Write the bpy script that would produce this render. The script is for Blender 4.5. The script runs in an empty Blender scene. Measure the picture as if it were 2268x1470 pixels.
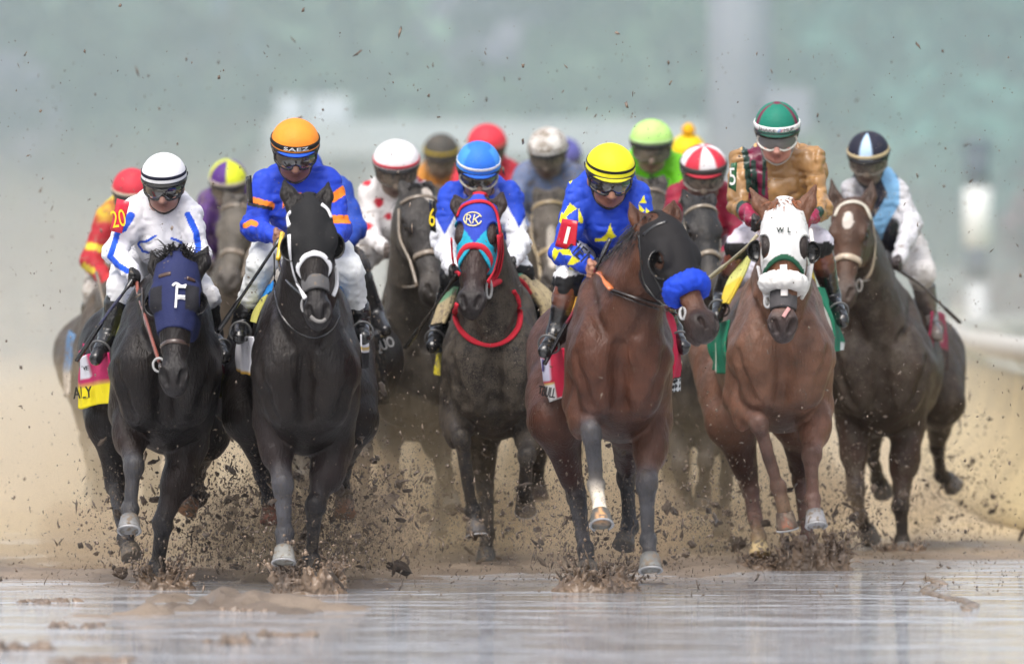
import bpy, bmesh, math, random
import numpy as np
random.seed(7)
RNG = np.random.default_rng(7)
scene = bpy.context.scene
COL = scene.collection

# ------------------------------------------------------------------ camera, world, sun, exposure
F, HC, HY, CX = 21600.0, 1.40, 640.0, 1134.0       # focal length in photo pixels, eye height, horizon row, centre column
cam = bpy.data.cameras.new("camera")
camo = bpy.data.objects.new("camera", cam); COL.objects.link(camo)
camo.location = (0, 0, HC); camo.rotation_euler = (math.pi/2, 0, 0)
cam.sensor_width = 36.0; cam.lens = F*36.0/2268.0
cam.shift_y = -(735.0-HY)/2268.0
cam.clip_start = 1.0; cam.clip_end = 3000.0
cam.dof.use_dof = True; cam.dof.focus_distance = 46.0; cam.dof.aperture_fstop = 2.4
scene.camera = camo

world = bpy.data.worlds.new("World"); scene.world = world; world.use_nodes = True
wn = world.node_tree.nodes; wl = world.node_tree.links
for n in list(wn): wn.remove(n)
wo = wn.new("ShaderNodeOutputWorld"); wb = wn.new("ShaderNodeBackground")
sky = wn.new("ShaderNodeTexSky"); sky.sky_type = 'NISHITA'; sky.sun_disc = False
SUN_EL, SUN_AZ = math.radians(58), math.radians(200)
sky.sun_elevation = SUN_EL; sky.sun_rotation = SUN_AZ
sky.air_density = 1.0; sky.dust_density = 6.0; sky.ozone_density = 1.0
hs = wn.new("ShaderNodeHueSaturation"); hs.inputs['Saturation'].default_value = 0.50
wl.new(sky.outputs[0], hs.inputs['Color']); wl.new(hs.outputs[0], wb.inputs[0])
wb.inputs[1].default_value = 0.15
wl.new(wb.outputs[0], wo.inputs[0])
sun = bpy.data.lights.new("sun", 'SUN'); suno = bpy.data.objects.new("sun", sun); COL.objects.link(suno)
sun.energy = 0.55; sun.angle = math.radians(35); sun.color = (1.0, 0.97, 0.92)
# sun stands behind the photographer's shoulder, high up, behind cloud
suno.rotation_euler = (math.radians(32), 0, math.radians(-20))
scene.view_settings.view_transform = 'Standard'; scene.view_settings.look = 'None'
scene.view_settings.exposure = 0.84; scene.view_settings.gamma = 1.0
scene.cycles.use_denoising = True
scene.cycles.max_bounces = 5; scene.cycles.diffuse_bounces = 2; scene.cycles.glossy_bounces = 3
scene.cycles.transmission_bounces = 3; scene.cycles.volume_bounces = 1; scene.cycles.transparent_max_bounces = 6
scene.cycles.sample_clamp_indirect = 6.0
VOX = 1.0        # voxel size factor

# ------------------------------------------------------------------ small vector helpers
V = lambda *a: np.array(a, dtype=float)
def nrm(v): return v/ (np.linalg.norm(v)+1e-12)
def P(px, py, d): return V((px-CX)/F*d, d, HC+(HY-py)/F*d)
def pix(Q):
    Q = np.asarray(Q); return CX+Q[..., 0]/Q[..., 1]*F, HY-(Q[..., 2]-HC)/Q[..., 1]*F
def lerp(a, b, t): return a+(b-a)*t
def srgb(r, g, b):
    f = lambda c: (c/255/12.92) if c/255 <= .04045 else ((c/255+.055)/1.055)**2.4
    return (f(r), f(g), f(b))
def rgba(c, m=0.0): return V(c[0], c[1], c[2], m)

def hash3(I, seed):
    x = (I[..., 0].astype(np.int64)*374761393 + I[..., 1].astype(np.int64)*668265263 + I[..., 2].astype(np.int64)*2147483647 + seed*974711) & 0xffffffff
    x = ((x ^ (x >> 13))*1274126177) & 0xffffffff
    x = x ^ (x >> 16)
    return (x & 0xffff)/65535.0
def vnoise(Q, scale, seed=0):
    Q = np.asarray(Q)*scale; I = np.floor(Q); f = Q-I; f = f*f*(3-2*f); out = 0
    for dx in (0, 1):
        for dy in (0, 1):
            for dz in (0, 1):
                w = (f[..., 0] if dx else 1-f[..., 0])*(f[..., 1] if dy else 1-f[..., 1])*(f[..., 2] if dz else 1-f[..., 2])
                out = out+w*hash3(I+np.array([dx, dy, dz]), seed)
    return out*2-1

# ------------------------------------------------------------------ signed distance modelling: smooth unions of limbs and muscles, meshed as ONE surface
def smin(a, b, k):
    h = np.clip(.5+.5*(b-a)/k, 0, 1)
    return b*(1-h)+a*h-k*h*(1-h)
class SDF:
    def __init__(s): s.p = []
    def rc(s, a, b, ra, rb, col=None, k=.03, sx=1.0, ax=None, op=0):
        a = np.array(a, float); b = np.array(b, float)
        m = max(1, sx)*max(ra, rb)
        lo = np.minimum(a, b)-m; hi = np.maximum(a, b)+m
        axv = None if ax is None else nrm(np.array(ax, float))
        def fn(Q):
            q = Q-a; d = b-a
            if axv is not None:
                q = q+((1/sx-1)*(q@axv))[..., None]*axv; d = d+(1/sx-1)*(d@axv)*axv
            t = np.clip((q@d)/(d@d+1e-12), 0, 1)
            r = np.sqrt(((q-t[..., None]*d)**2).sum(-1))-(ra+(rb-ra)*t)
            return r*math.sqrt(min(sx, 1))
        s.p.append((fn, lo, hi, k, col, op)); return s
    def el(s, c, r, col=None, k=.03, R=None, op=0):
        c = np.array(c, float); r = np.array(r, float)
        if R is None: lo, hi = c-r, c+r
        else:
            R = np.array(R); e = np.sqrt(((R.T*r)**2).sum(1)); lo, hi = c-e, c+e       # rows of R are the axes
        def fn(Q):
            q = Q-c
            if R is not None: q = q@R.T
            k0 = np.sqrt(((q/r)**2).sum(-1)); k1 = np.sqrt(((q/(r*r))**2).sum(-1))
            return k0*(k0-1)/(k1+1e-9)
        s.p.append((fn, lo, hi, k, col, op)); return s
    def d(s, Q, off=0.0):
        f = np.full(Q.shape[:-1], 9.0)
        for fn, lo, hi, k, col, op in s.p:
            g = fn(Q)
            f = smin(f, g, k) if op == 0 else -smin(-f, g, k)
        return f-off
    def normal(s, Q, e=.004):
        g = np.stack([s.d(Q+np.eye(3)[i]*e)-s.d(Q-np.eye(3)[i]*e) for i in range(3)], -1)
        return g/(np.linalg.norm(g, axis=-1, keepdims=True)+1e-9)
    def colors(s, Q, kc=.02):
        W = np.zeros(len(Q)); C = np.zeros((len(Q), 4))
        for fn, lo, hi, k, col, op in s.p:
            if col is None: continue
            m = np.all((Q > lo-.08) & (Q < hi+.08), 1)
            if not m.any(): continue
            g = np.abs(fn(Q[m]))
            w = np.exp(-np.clip(g, 0, .3)/kc)*(1.0 if op == 0 else 2.0)
            W[m] += w; C[m] += w[:, None]*col[None, :]
        return C/(W[:, None]+1e-9)
    def mesh(s, axes, off=0.0, post=None):
        X, Y, Z = axes
        f = np.full((len(X), len(Y), len(Z)), .25, np.float32)
        for fn, lo, hi, k, col, op in s.p:
            m = k+off+.035
            i0, i1 = np.searchsorted(X, lo[0]-m), np.searchsorted(X, hi[0]+m)
            j0, j1 = np.searchsorted(Y, lo[1]-m), np.searchsorted(Y, hi[1]+m)
            k0, k1 = np.searchsorted(Z, lo[2]-m), np.searchsorted(Z, hi[2]+m)
            if i1 <= i0 or j1 <= j0 or k1 <= k0: continue
            Q = np.stack(np.meshgrid(X[i0:i1], Y[j0:j1], Z[k0:k1], indexing='ij'), -1)
            g = fn(Q); b = f[i0:i1, j0:j1, k0:k1]
            f[i0:i1, j0:j1, k0:k1] = smin(b, g, k) if op == 0 else -smin(-b, g, k)
        f -= off
        if post is not None:
            m = f < .06
            I = np.argwhere(m)
            Q = np.stack([X[I[:, 0]], Y[I[:, 1]], Z[I[:, 2]]], -1)
            f[m] = post(Q, f[m].astype(float))
        for ax in range(3):
            sl = [slice(None)]*3
            for e in (0, -1):
                sl[ax] = e; f[tuple(sl)] = np.maximum(f[tuple(sl)], .01)
        return surface_nets(f, axes)
    def box(s, pad=.03):
        lo = np.min([p[1] for p in s.p if p[5] == 0], 0)-pad; hi = np.max([p[2] for p in s.p if p[5] == 0], 0)+pad
        return lo, hi
    def axes(s, h, pad=.03):
        lo, hi = s.box(pad); return [np.arange(lo[i], hi[i]+h, h) for i in range(3)]
def surface_nets(f, axes):
    S = f < 0
    n = np.zeros(tuple(d-1 for d in f.shape), np.int8)
    cs = [(i, j, k) for i in (0, 1) for j in (0, 1) for k in (0, 1)]
    def sh(A, c): return A[c[0]:A.shape[0]-1+c[0], c[1]:A.shape[1]-1+c[1], c[2]:A.shape[2]-1+c[2]]
    for c in cs: n += sh(S, c)
    act = (n > 0) & (n < 8)
    I = np.argwhere(act); N = len(I)
    idx = np.full(n.shape, -1, np.int64); idx[act] = np.arange(N)
    fv = {c: f[I[:, 0]+c[0], I[:, 1]+c[1], I[:, 2]+c[2]].astype(float) for c in cs}
    acc = np.zeros((N, 3)); cnt = np.zeros(N)
    for a in cs:
        for ax in range(3):
            if a[ax]: continue
            b = list(a); b[ax] = 1; b = tuple(b)
            fa, fb = fv[a], fv[b]; x = (fa < 0) != (fb < 0)
            t = np.where(x, fa/np.where(x, fa-fb, 1), 0)
            p = np.tile(np.array(a, float), (N, 1)); p[:, ax] = t
            acc[x] += p[x]; cnt[x] += 1
    pos = I+acc/np.maximum(cnt, 1)[:, None]
    verts = np.stack([np.interp(pos[:, a], np.arange(len(axes[a])), axes[a]) for a in range(3)], -1)
    quads = []
    for ax in range(3):
        u, w = (ax+1) % 3, (ax+2) % 3
        A = np.moveaxis(S, ax, 0); A = A[:-1] != A[1:]
        Sm = np.moveaxis(S, ax, 0)[:-1]
        # edge (i, j, k): axes order after moveaxis = (ax, others ascending)
        oth = [q for q in range(3) if q != ax]
        E = np.argwhere(A[:, 1:-1, 1:-1])
        if not len(E): continue
        i, j, k = E[:, 0], E[:, 1]+1, E[:, 2]+1
        D = np.moveaxis(idx, ax, 0)
        q = np.stack([D[i, j-1, k-1], D[i, j, k-1], D[i, j, k], D[i, j-1, k]], -1)
        inside = Sm[i, j, k]
        flip = inside if ax != 1 else ~inside
        q = np.where(flip[:, None], q, q[:, ::-1])
        quads.append(q)
    return verts, np.concatenate(quads) if quads else np.zeros((0, 4), int)

# ------------------------------------------------------------------ materials
MATS = {}
def newmat(name):
    m = bpy.data.materials.new(name); m.use_nodes = True
    nt = m.node_tree; b = nt.nodes['Principled BSDF']; return m, nt, b
def N(nt, t, **kw):
    n = nt.nodes.new(t)
    for k, v in kw.items():
        if k in n.inputs: n.inputs[k].default_value = v
        else: setattr(n, k, v)
    return n
def colmat(name, rough=.5, spec=.5, bump=.1, bscale=60, mud=True, var=.25, coat=0.0, sheen=0.0, mscale=45, mudcol=(.17, .135, .10), stretch=(1, 1, 1)):
    """vertex colour x grain, mud specks by the colour's alpha, fine bump"""
    if name in MATS: return MATS[name]
    m, nt, b = newmat(name); L = nt.links
    at = N(nt, 'ShaderNodeAttribute'); at.attribute_name = 'Col'
    tc = N(nt, 'ShaderNodeTexCoord')
    mp = N(nt, 'ShaderNodeMapping'); mp.inputs['Scale'].default_value = stretch; L.new(tc.outputs['Object'], mp.inputs[0])
    n1 = N(nt, 'ShaderNodeTexNoise'); n1.inputs['Scale'].default_value = 9; n1.inputs['Detail'].default_value = 5
    L.new(tc.outputs['Object'], n1.inputs['Vector'])
    mr = N(nt, 'ShaderNodeMapRange'); mr.inputs[1].default_value = .3; mr.inputs[2].default_value = .7
    mr.inputs[3].default_value = 1-var; mr.inputs[4].default_value = 1+var; L.new(n1.outputs[0], mr.inputs[0])
    mx = N(nt, 'ShaderNodeMix'); mx.data_type = 'RGBA'; mx.blend_type = 'MULTIPLY'; mx.inputs[0].default_value = 1
    L.new(at.outputs['Color'], mx.inputs[6]); L.new(mr.outputs[0], mx.inputs[7])
    out = mx.outputs[2]
    if mud:
        n2 = N(nt, 'ShaderNodeTexNoise'); n2.inputs['Scale'].default_value = mscale; n2.inputs['Detail'].default_value = 3
        L.new(tc.outputs['Object'], n2.inputs['Vector'])
        n3 = N(nt, 'ShaderNodeTexNoise'); n3.inputs['Scale'].default_value = 16; n3.inputs['Detail'].default_value = 4
        L.new(tc.outputs['Object'], n3.inputs['Vector'])
        ad = N(nt, 'ShaderNodeMath'); ad.operation = 'MULTIPLY_ADD'; ad.inputs[1].default_value = .6
        L.new(n3.outputs[0], ad.inputs[0]); L.new(n2.outputs[0], ad.inputs[2])       # ~0.8 mean
        th = N(nt, 'ShaderNodeMath'); th.operation = 'MULTIPLY_ADD'; th.inputs[1].default_value = -.62; th.inputs[2].default_value = 1.12
        L.new(at.outputs['Alpha'], th.inputs[0])
        sb = N(nt, 'ShaderNodeMath'); sb.operation = 'SUBTRACT'; L.new(ad.outputs[0], sb.inputs[0]); L.new(th.outputs[0], sb.inputs[1])
        ml = N(nt, 'ShaderNodeMath'); ml.operation = 'MULTIPLY'; ml.use_clamp = True; ml.inputs[1].default_value = 9; L.new(sb.outputs[0], ml.inputs[0])
        m2 = N(nt, 'ShaderNodeMix'); m2.data_type = 'RGBA'; L.new(ml.outputs[0], m2.inputs[0]); L.new(out, m2.inputs[6])
        m2.inputs[7].default_value = (*mudcol, 1); out = m2.outputs[2]
        rr = N(nt, 'ShaderNodeMapRange'); rr.inputs[3].default_value = rough; rr.inputs[4].default_value = .75; L.new(ml.outputs[0], rr.inputs[0]); L.new(rr.outputs[0], b.inputs['Roughness'])
    else: b.inputs['Roughness'].default_value = rough
    L.new(out, b.inputs['Base Color'])
    b.inputs['Specular IOR Level'].default_value = spec
    b.inputs['Coat Weight'].default_value = coat; b.inputs['Coat Roughness'].default_value = .25
    b.inputs['Sheen Weight'].default_value = sheen
    if bump:
        nb = N(nt, 'ShaderNodeTexNoise'); nb.inputs['Scale'].default_value = bscale; nb.inputs['Detail'].default_value = 4
        L.new(mp.outputs[0], nb.inputs['Vector'])
        bp = N(nt, 'ShaderNodeBump'); bp.inputs['Strength'].default_value = bump; bp.inputs['Distance'].default_value = .01
        L.new(nb.outputs[0], bp.inputs['Height']); L.new(bp.outputs[0], b.inputs['Normal'])
    MATS[name] = m; return m
COAT = lambda: colmat('horse_coat', .34, .24, .7, 110, coat=.0, mscale=210, mudcol=(.085, .070, .054), stretch=(1, 1, .22), var=.35)
SILK = lambda: colmat('racing_silk', .6, .25, .25, 60, var=.12, mscale=90, mudcol=(.20, .16, .12))
SATIN = lambda: colmat('satin_silk', .27, .6, .25, 40, var=.25, mscale=90)
SKIN = lambda: colmat('skin', .5, .4, .15, 120, var=.15)
CLOTH = lambda: colmat('woven_cloth', .75, .25, .25, 140, var=.1, mscale=55)
LEATH = lambda: colmat('wet_leather', .2, .6, .3, 40, var=.2, mscale=60, coat=.3)
PLAST = lambda: colmat('hard_plastic', .25, .5, .02, 30, var=.05, mscale=60)
HORN = lambda: colmat('hoof_horn', .5, .4, .3, 70, var=.3, stretch=(1, 1, .15))
HAIR = lambda: colmat('hair', .45, .5, .2, 200, mud=False)
METAL = lambda: colmat('steel', .3, .5, .05, 50, mud=False)
def lensmat():
    if 'lens' in MATS: return MATS['lens']
    m, nt, b = newmat('goggle_lens'); b.inputs['Base Color'].default_value = (.035, .032, .03, 1); b.inputs['Roughness'].default_value = .08
    b.inputs['Coat Weight'].default_value = 1; b.inputs['Specular IOR Level'].default_value = .9
    MATS['lens'] = m; return m
def eyemat():
    if 'eye' in MATS: return MATS['eye']
    m, nt, b = newmat('eye_gloss'); b.inputs['Base Color'].default_value = (.012, .008, .006, 1); b.inputs['Roughness'].default_value = .05
    MATS['eye'] = m; return m

# ------------------------------------------------------------------ objects
def tag(o, label=None, cat=None, group=None, kind=None):
    if label: o['label'] = label
    if cat: o['category'] = cat
    if group: o['group'] = group
    if kind: o['kind'] = kind
    return o
def empty(name, loc, label=None, cat=None, group=None):
    o = bpy.data.objects.new(name, None); COL.objects.link(o); o.location = tuple(loc); o.empty_display_size = .2
    return tag(o, label, cat, group)
def base_of(o):
    b = np.zeros(3)
    while o is not None: b = b+np.array(o.location); o = o.parent
    return b
def mk(name, verts, faces, mat, parent=None, col=None, smooth=True, origin=None):
    """one mesh object from world-space vertices; faces = (n,k) array or list"""
    verts = np.asarray(verts, float); base = base_of(parent) if parent is not None else (np.zeros(3) if origin is None else np.array(origin, float))
    if parent is not None and origin is not None: base = base
    me = bpy.data.meshes.new(name); v = verts-base
    if isinstance(faces, np.ndarray):
        k = faces.shape[1]; n = len(faces)
        me.vertices.add(len(v)); me.vertices.foreach_set('co', v.astype(np.float32).ravel())
        me.loops.add(n*k); me.loops.foreach_set('vertex_index', faces.astype(np.int32).ravel())
        me.polygons.add(n); me.polygons.foreach_set('loop_start', np.arange(0, n*k, k, dtype=np.int32))
        me.update(calc_edges=True); me.validate()
    else:
        me.from_pydata(v.tolist(), [], [list(map(int, q)) for q in faces]); me.update()
    if smooth: me.polygons.foreach_set('use_smooth', np.ones(len(me.polygons), bool))
    if col is not None:
        col = np.asarray(col, float)
        if col.ndim == 1:
            if len(col) == 3: col = rgba(col)
            col = np.tile(col, (len(v), 1))
        if len(col) == len(me.vertices):
            a = me.color_attributes.new('Col', 'FLOAT_COLOR', 'POINT'); a.data.foreach_set('color', col.astype(np.float32).ravel())
    me.materials.append(mat)
    o = bpy.data.objects.new(name, me); COL.objects.link(o)
    if parent is not None: o.parent = parent
    elif origin is not None: o.location = tuple(base)
    return o
class MB:
    """collects pieces of one mesh"""
    def __init__(s): s.v = []; s.f = []; s.c = []; s.n = 0
    def add(s, v, f, c=None):
        v = np.asarray(v, float); s.v.append(v); s.f += [[i+s.n for i in q] for q in f]; s.n += len(v)
        c = V(.5, .5, .5, 0) if c is None else np.asarray(c, float)
        if c.ndim == 1:
            if len(c) == 3: c = rgba(c)
            c = np.tile(c, (len(v), 1))
        s.c.append(c); return s
    def build(s, name, mat, parent=None, smooth=True, origin=None):
        return mk(name, np.concatenate(s.v), s.f, mat, parent, np.concatenate(s.c), smooth, origin)
def tube(pts, r, n=8, closed=False, flat=1.0, flatdir=None):
    pts = np.asarray(pts, float); m = len(pts)
    r = np.full(m, r) if np.isscalar(r) else np.asarray(r, float)
    T = np.gradient(pts, axis=0) if not closed else np.roll(pts, -1, 0)-np.roll(pts, 1, 0)
    T /= np.linalg.norm(T, axis=1, keepdims=True)+1e-9
    vs = []; up = V(0.13, -.2, 1)
    for i in range(m):
        fd = up if flatdir is None else (flatdir if np.ndim(flatdir) == 1 else flatdir[i])
        a = nrm(fd-T[i]*(fd@T[i])); b = np.cross(T[i], a)
        for k in range(n):
            t = 2*math.pi*k/n; vs.append(pts[i]+r[i]*(a*math.cos(t)*flat+b*math.sin(t)))
    fs = []
    for i in range(m if closed else m-1):
        j = (i+1) % m
        for k in range(n):
            l = (k+1) % n; fs.append([i*n+k, i*n+l, j*n+l, j*n+k])
    if not closed:
        fs.append(list(range(n))[::-1]); fs.append([(m-1)*n+k for k in range(n)])
    return np.array(vs), fs
def curve(pts, n=8):
    """Catmull-Rom through points"""
    p = np.asarray(pts, float); p = np.vstack([2*p[0]-p[1], p, 2*p[-1]-p[-2]]); out = []
    for i in range(1, len(p)-2):
        for t in np.linspace(0, 1, n, endpoint=False):
            out.append(.5*((2*p[i])+(-p[i-1]+p[i+1])*t+(2*p[i-1]-5*p[i]+4*p[i+1]-p[i+2])*t*t+(-p[i-1]+3*p[i]-3*p[i+1]+p[i+2])*t**3))
    out.append(p[-2]); return np.array(out)
def ball(c, r, n=10, R=None):
    v = []; f = []
    r = np.array([r]*3 if np.isscalar(r) else r)
    for i in range(n+1):
        th = math.pi*i/n
        for j in range(2*n):
            ph = math.pi*j/n; v.append([math.sin(th)*math.cos(ph), math.sin(th)*math.sin(ph), math.cos(th)])
    for i in range(n):
        for j in range(2*n):
            k = (j+1) % (2*n); f.append([i*2*n+j, (i+1)*2*n+j, (i+1)*2*n+k, i*2*n+k])
    v = np.array(v)*r
    if R is not None: v = v@np.array(R)
    return v+np.array(c), f
def sheet(rows, thick=.006, nu=24, nv=16, ripple=0.0, seed=0, colfn=None):
    """cloth through a grid of 3-D points (rows of equal length), with thickness and small folds"""
    G = np.array(rows, float)
    a = np.array([curve(r, 12) for r in G]); 
    t = np.linspace(0, a.shape[1]-1, nu); a = a[:, np.round(t).astype(int)]
    b = np.array([curve(a[:, i], 12) if a.shape[0] > 1 else a[:, i] for i in range(a.shape[1])]).transpose(1, 0, 2)
    t = np.linspace(0, b.shape[0]-1, nv); b = b[np.round(t).astype(int)]
    du = np.gradient(b, axis=1); dv = np.gradient(b, axis=0); n = np.cross(du, dv); n /= np.linalg.norm(n, axis=2, keepdims=True)+1e-9
    if ripple:
        b = b+n*(ripple*vnoise(b*np.array([1, 1, .45]), 16, seed))[..., None]
    top = b+n*thick/2; bot = b-n*thick/2
    v = np.concatenate([top.reshape(-1, 3), bot.reshape(-1, 3)]); K = nu*nv; f = []
    for i in range(nv-1):
        for j in range(nu-1):
            q = [i*nu+j, i*nu+j+1, (i+1)*nu+j+1, (i+1)*nu+j]; f.append(q); f.append([x+K for x in q[::-1]])
    rim = [j for j in range(nu)]+[i*nu+nu-1 for i in range(1, nv)]+[(nv-1)*nu+j for j in range(nu-2, -1, -1)]+[i*nu for i in range(nv-2, 0, -1)]
    for x, y in zip(rim, rim[1:]+rim[:1]): f.append([y, x, x+K, y+K])
    U, W = np.meshgrid(np.linspace(0, 1, nu), np.linspace(0, 1, nv)); uv = np.stack([U.ravel(), W.ravel()], -1)
    c = colfn(np.concatenate([uv, uv])) if colfn else None
    return v, f, c

# ------------------------------------------------------------------ writing: letters as thin solid shapes laid on a surface
def text2d(body, shear=0.0, bold=0.0):
    cu = bpy.data.curves.new('t', 'FONT'); cu.body = body; cu.align_x = 'CENTER'; cu.align_y = 'CENTER'; cu.shear = shear; cu.offset = bold; cu.resolution_u = 4
    o = bpy.data.objects.new('t', cu); COL.objects.link(o)
    dg = bpy.context.evaluated_depsgraph_get(); me = bpy.data.meshes.new_from_object(o.evaluated_get(dg))
    COL.objects.unlink(o); bpy.data.objects.remove(o); bpy.data.curves.remove(cu)
    bm = bmesh.new(); bm.from_mesh(me); bpy.data.meshes.remove(me)
    bmesh.ops.remove_doubles(bm, verts=bm.verts, dist=1e-4)
    bmesh.ops.triangulate(bm, faces=bm.faces)
    for _ in range(2):
        es = [e for e in bm.edges if e.calc_length() > .16]
        if es: bmesh.ops.subdivide_edges(bm, edges=es, cuts=1); bmesh.ops.triangulate(bm, faces=bm.faces)
    v = np.array([q.co[:2] for q in bm.verts]); f = [[q.index for q in g.verts] for g in bm.faces]; bm.free()
    return v, f
def march(sdfs, o, dr, tmax=4.0, off=0.0, steps=70):
    t = np.zeros(len(o))
    for _ in range(steps):
        Q = o+dr*t[:, None]; d = np.min([s.d(Q, e) for s, e in sdfs], 0)-off
        t = np.minimum(t+np.clip(d, -.02, .2)*.85, tmax)
    return o+dr*t[:, None], t < tmax-.01
def hit(sdfs, px, py, D, off=.004, back=2.2):
    """where the line of sight of photo pixels meets a surface (used to measure where straps and letters lie)"""
    px = np.atleast_1d(np.asarray(px, float)); py = np.atleast_1d(np.asarray(py, float))
    dr = np.stack([(px-CX)/F, np.ones_like(px), (HY-py)/F], -1); ln = np.linalg.norm(dr, axis=1, keepdims=True)
    o = V(0, 0, HC)+dr*(D-back); Q, ok = march(sdfs, o, dr/ln, 2*back, off)
    if ok.any() and not ok.all():
        t = np.median(Q[ok][:, 1]); Q[~ok] = V(0, 0, HC)+dr[~ok]*t
    elif not ok.any(): Q = V(0, 0, HC)+dr*D
    return Q
def lettering(body, sdfs, D, c, h, color, parent, rot=0.0, sx=1.0, name='lettering', shear=0.0, mat=None, bold=0.0, off=.012, shape=None):
    v, f = text2d(body, shear, bold) if shape is None else shape
    hgt = v[:, 1].max()-v[:, 1].min(); v = v-(v.max(0)+v.min(0))/2; v = v*(h/hgt); v[:, 0] *= sx
    r = math.radians(rot); x = c[0]+v[:, 0]*math.cos(r)-v[:, 1]*-math.sin(r)*-1; y = c[1]-(v[:, 0]*math.sin(r)+v[:, 1]*math.cos(r))
    Q = hit(sdfs, x, y, D, off)
    cam_dir = nrm(Q.mean(0)-V(0, 0, HC)); n = len(Q)
    vv = np.concatenate([Q, Q+cam_dir*.004]); ff = [list(q) for q in f]+[[i+n for i in q[::-1]] for q in f]
    cnt = {}
    for q in f:
        for a, b in zip(q, q[1:]+q[:1]): cnt[(a, b)] = 1
    for (a, b) in list(cnt):
        if (b, a) not in cnt: ff.append([b, a, a+n, b+n])
    return mk(name, vv, ff, mat or CLOTH(), parent, rgba(color), smooth=False)
# ------------------------------------------------------------------ horses
SX = V(1, 0, 0)
def strands(mb, roots, dirs, length, r, col, n, droop=.5, spread=.25, rng=RNG):
    for i in range(n):
        k = rng.integers(len(roots)); p = roots[k]+rng.normal(0, .012, 3); d = nrm(dirs[k]+rng.normal(0, spread, 3)); L = length*rng.uniform(.6, 1.15)
        pts = [p+d*L*t+V(0, 0, -droop*L*t*t)+rng.normal(0, .004, 3) for t in np.linspace(0, 1, 5)]
        v, f = tube(pts, np.array([1, 1, .8, .55, .1])*r*rng.uniform(.7, 1.3), 4, flat=.5)
        mb.add(v, f, rgba(np.array(col)*rng.uniform(.7, 1.3)))
def hoof_mesh(ank, c, col, shoe, parent, fwd, tint=None):
    ax = nrm(np.array(c)-np.array(ank)); ax = nrm(ax+V(0, 0, -.35)); fw = nrm(fwd-ax*(fwd@ax)); sd = np.cross(ax, fw)
    mb = MB(); rings = [(-.042, .038, .0), (-.035, .045, .0), (-.01, .049, .006), (.02, .054, .013), (.040, .0575, .018), (.043, .052, .018)]
    n = 20; v = []; f = []; cc = []
    for (h, r, s) in rings:
        for k in range(n):
            t = 2*math.pi*k/n; x, y = math.cos(t)*.96, math.sin(t)
            if y < -.3: y = -.3+(y+.3)*.75
            v.append(np.array(c)+ax*h+sd*r*x+fw*(r*y+s))
            q = col if tint is None or abs(x) > .33*(h+.06)/.1+.05 or y < 0 else tint
            cc.append(rgba(np.array(q)*(1.15 if h > .035 else .9 if h > -.03 else .6), .5))
    m = len(rings)
    for i in range(m-1):
        for k in range(n): l = (k+1) % n; f.append([i*n+k, (i+1)*n+k, (i+1)*n+l, i*n+l])
    f.append([k for k in range(n)]); f.append([(m-1)*n+k for k in range(n)][::-1])
    o = mb.add(v, f, np.array(cc)).build('hoof', HORN(), parent)
    if shoe:
        pts = [np.array(c)+ax*.047+sd*.051*math.cos(t)+fw*(.051*math.sin(t)+.018) for t in np.linspace(math.radians(-50), math.radians(230), 22)]
        sh = mk('horseshoe', *tube(pts, .0075, 6, flat=.7), METAL(), o, V(.32, .32, .33, 0))
        sh.location = (0, 0, 0)
    return o

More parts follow.
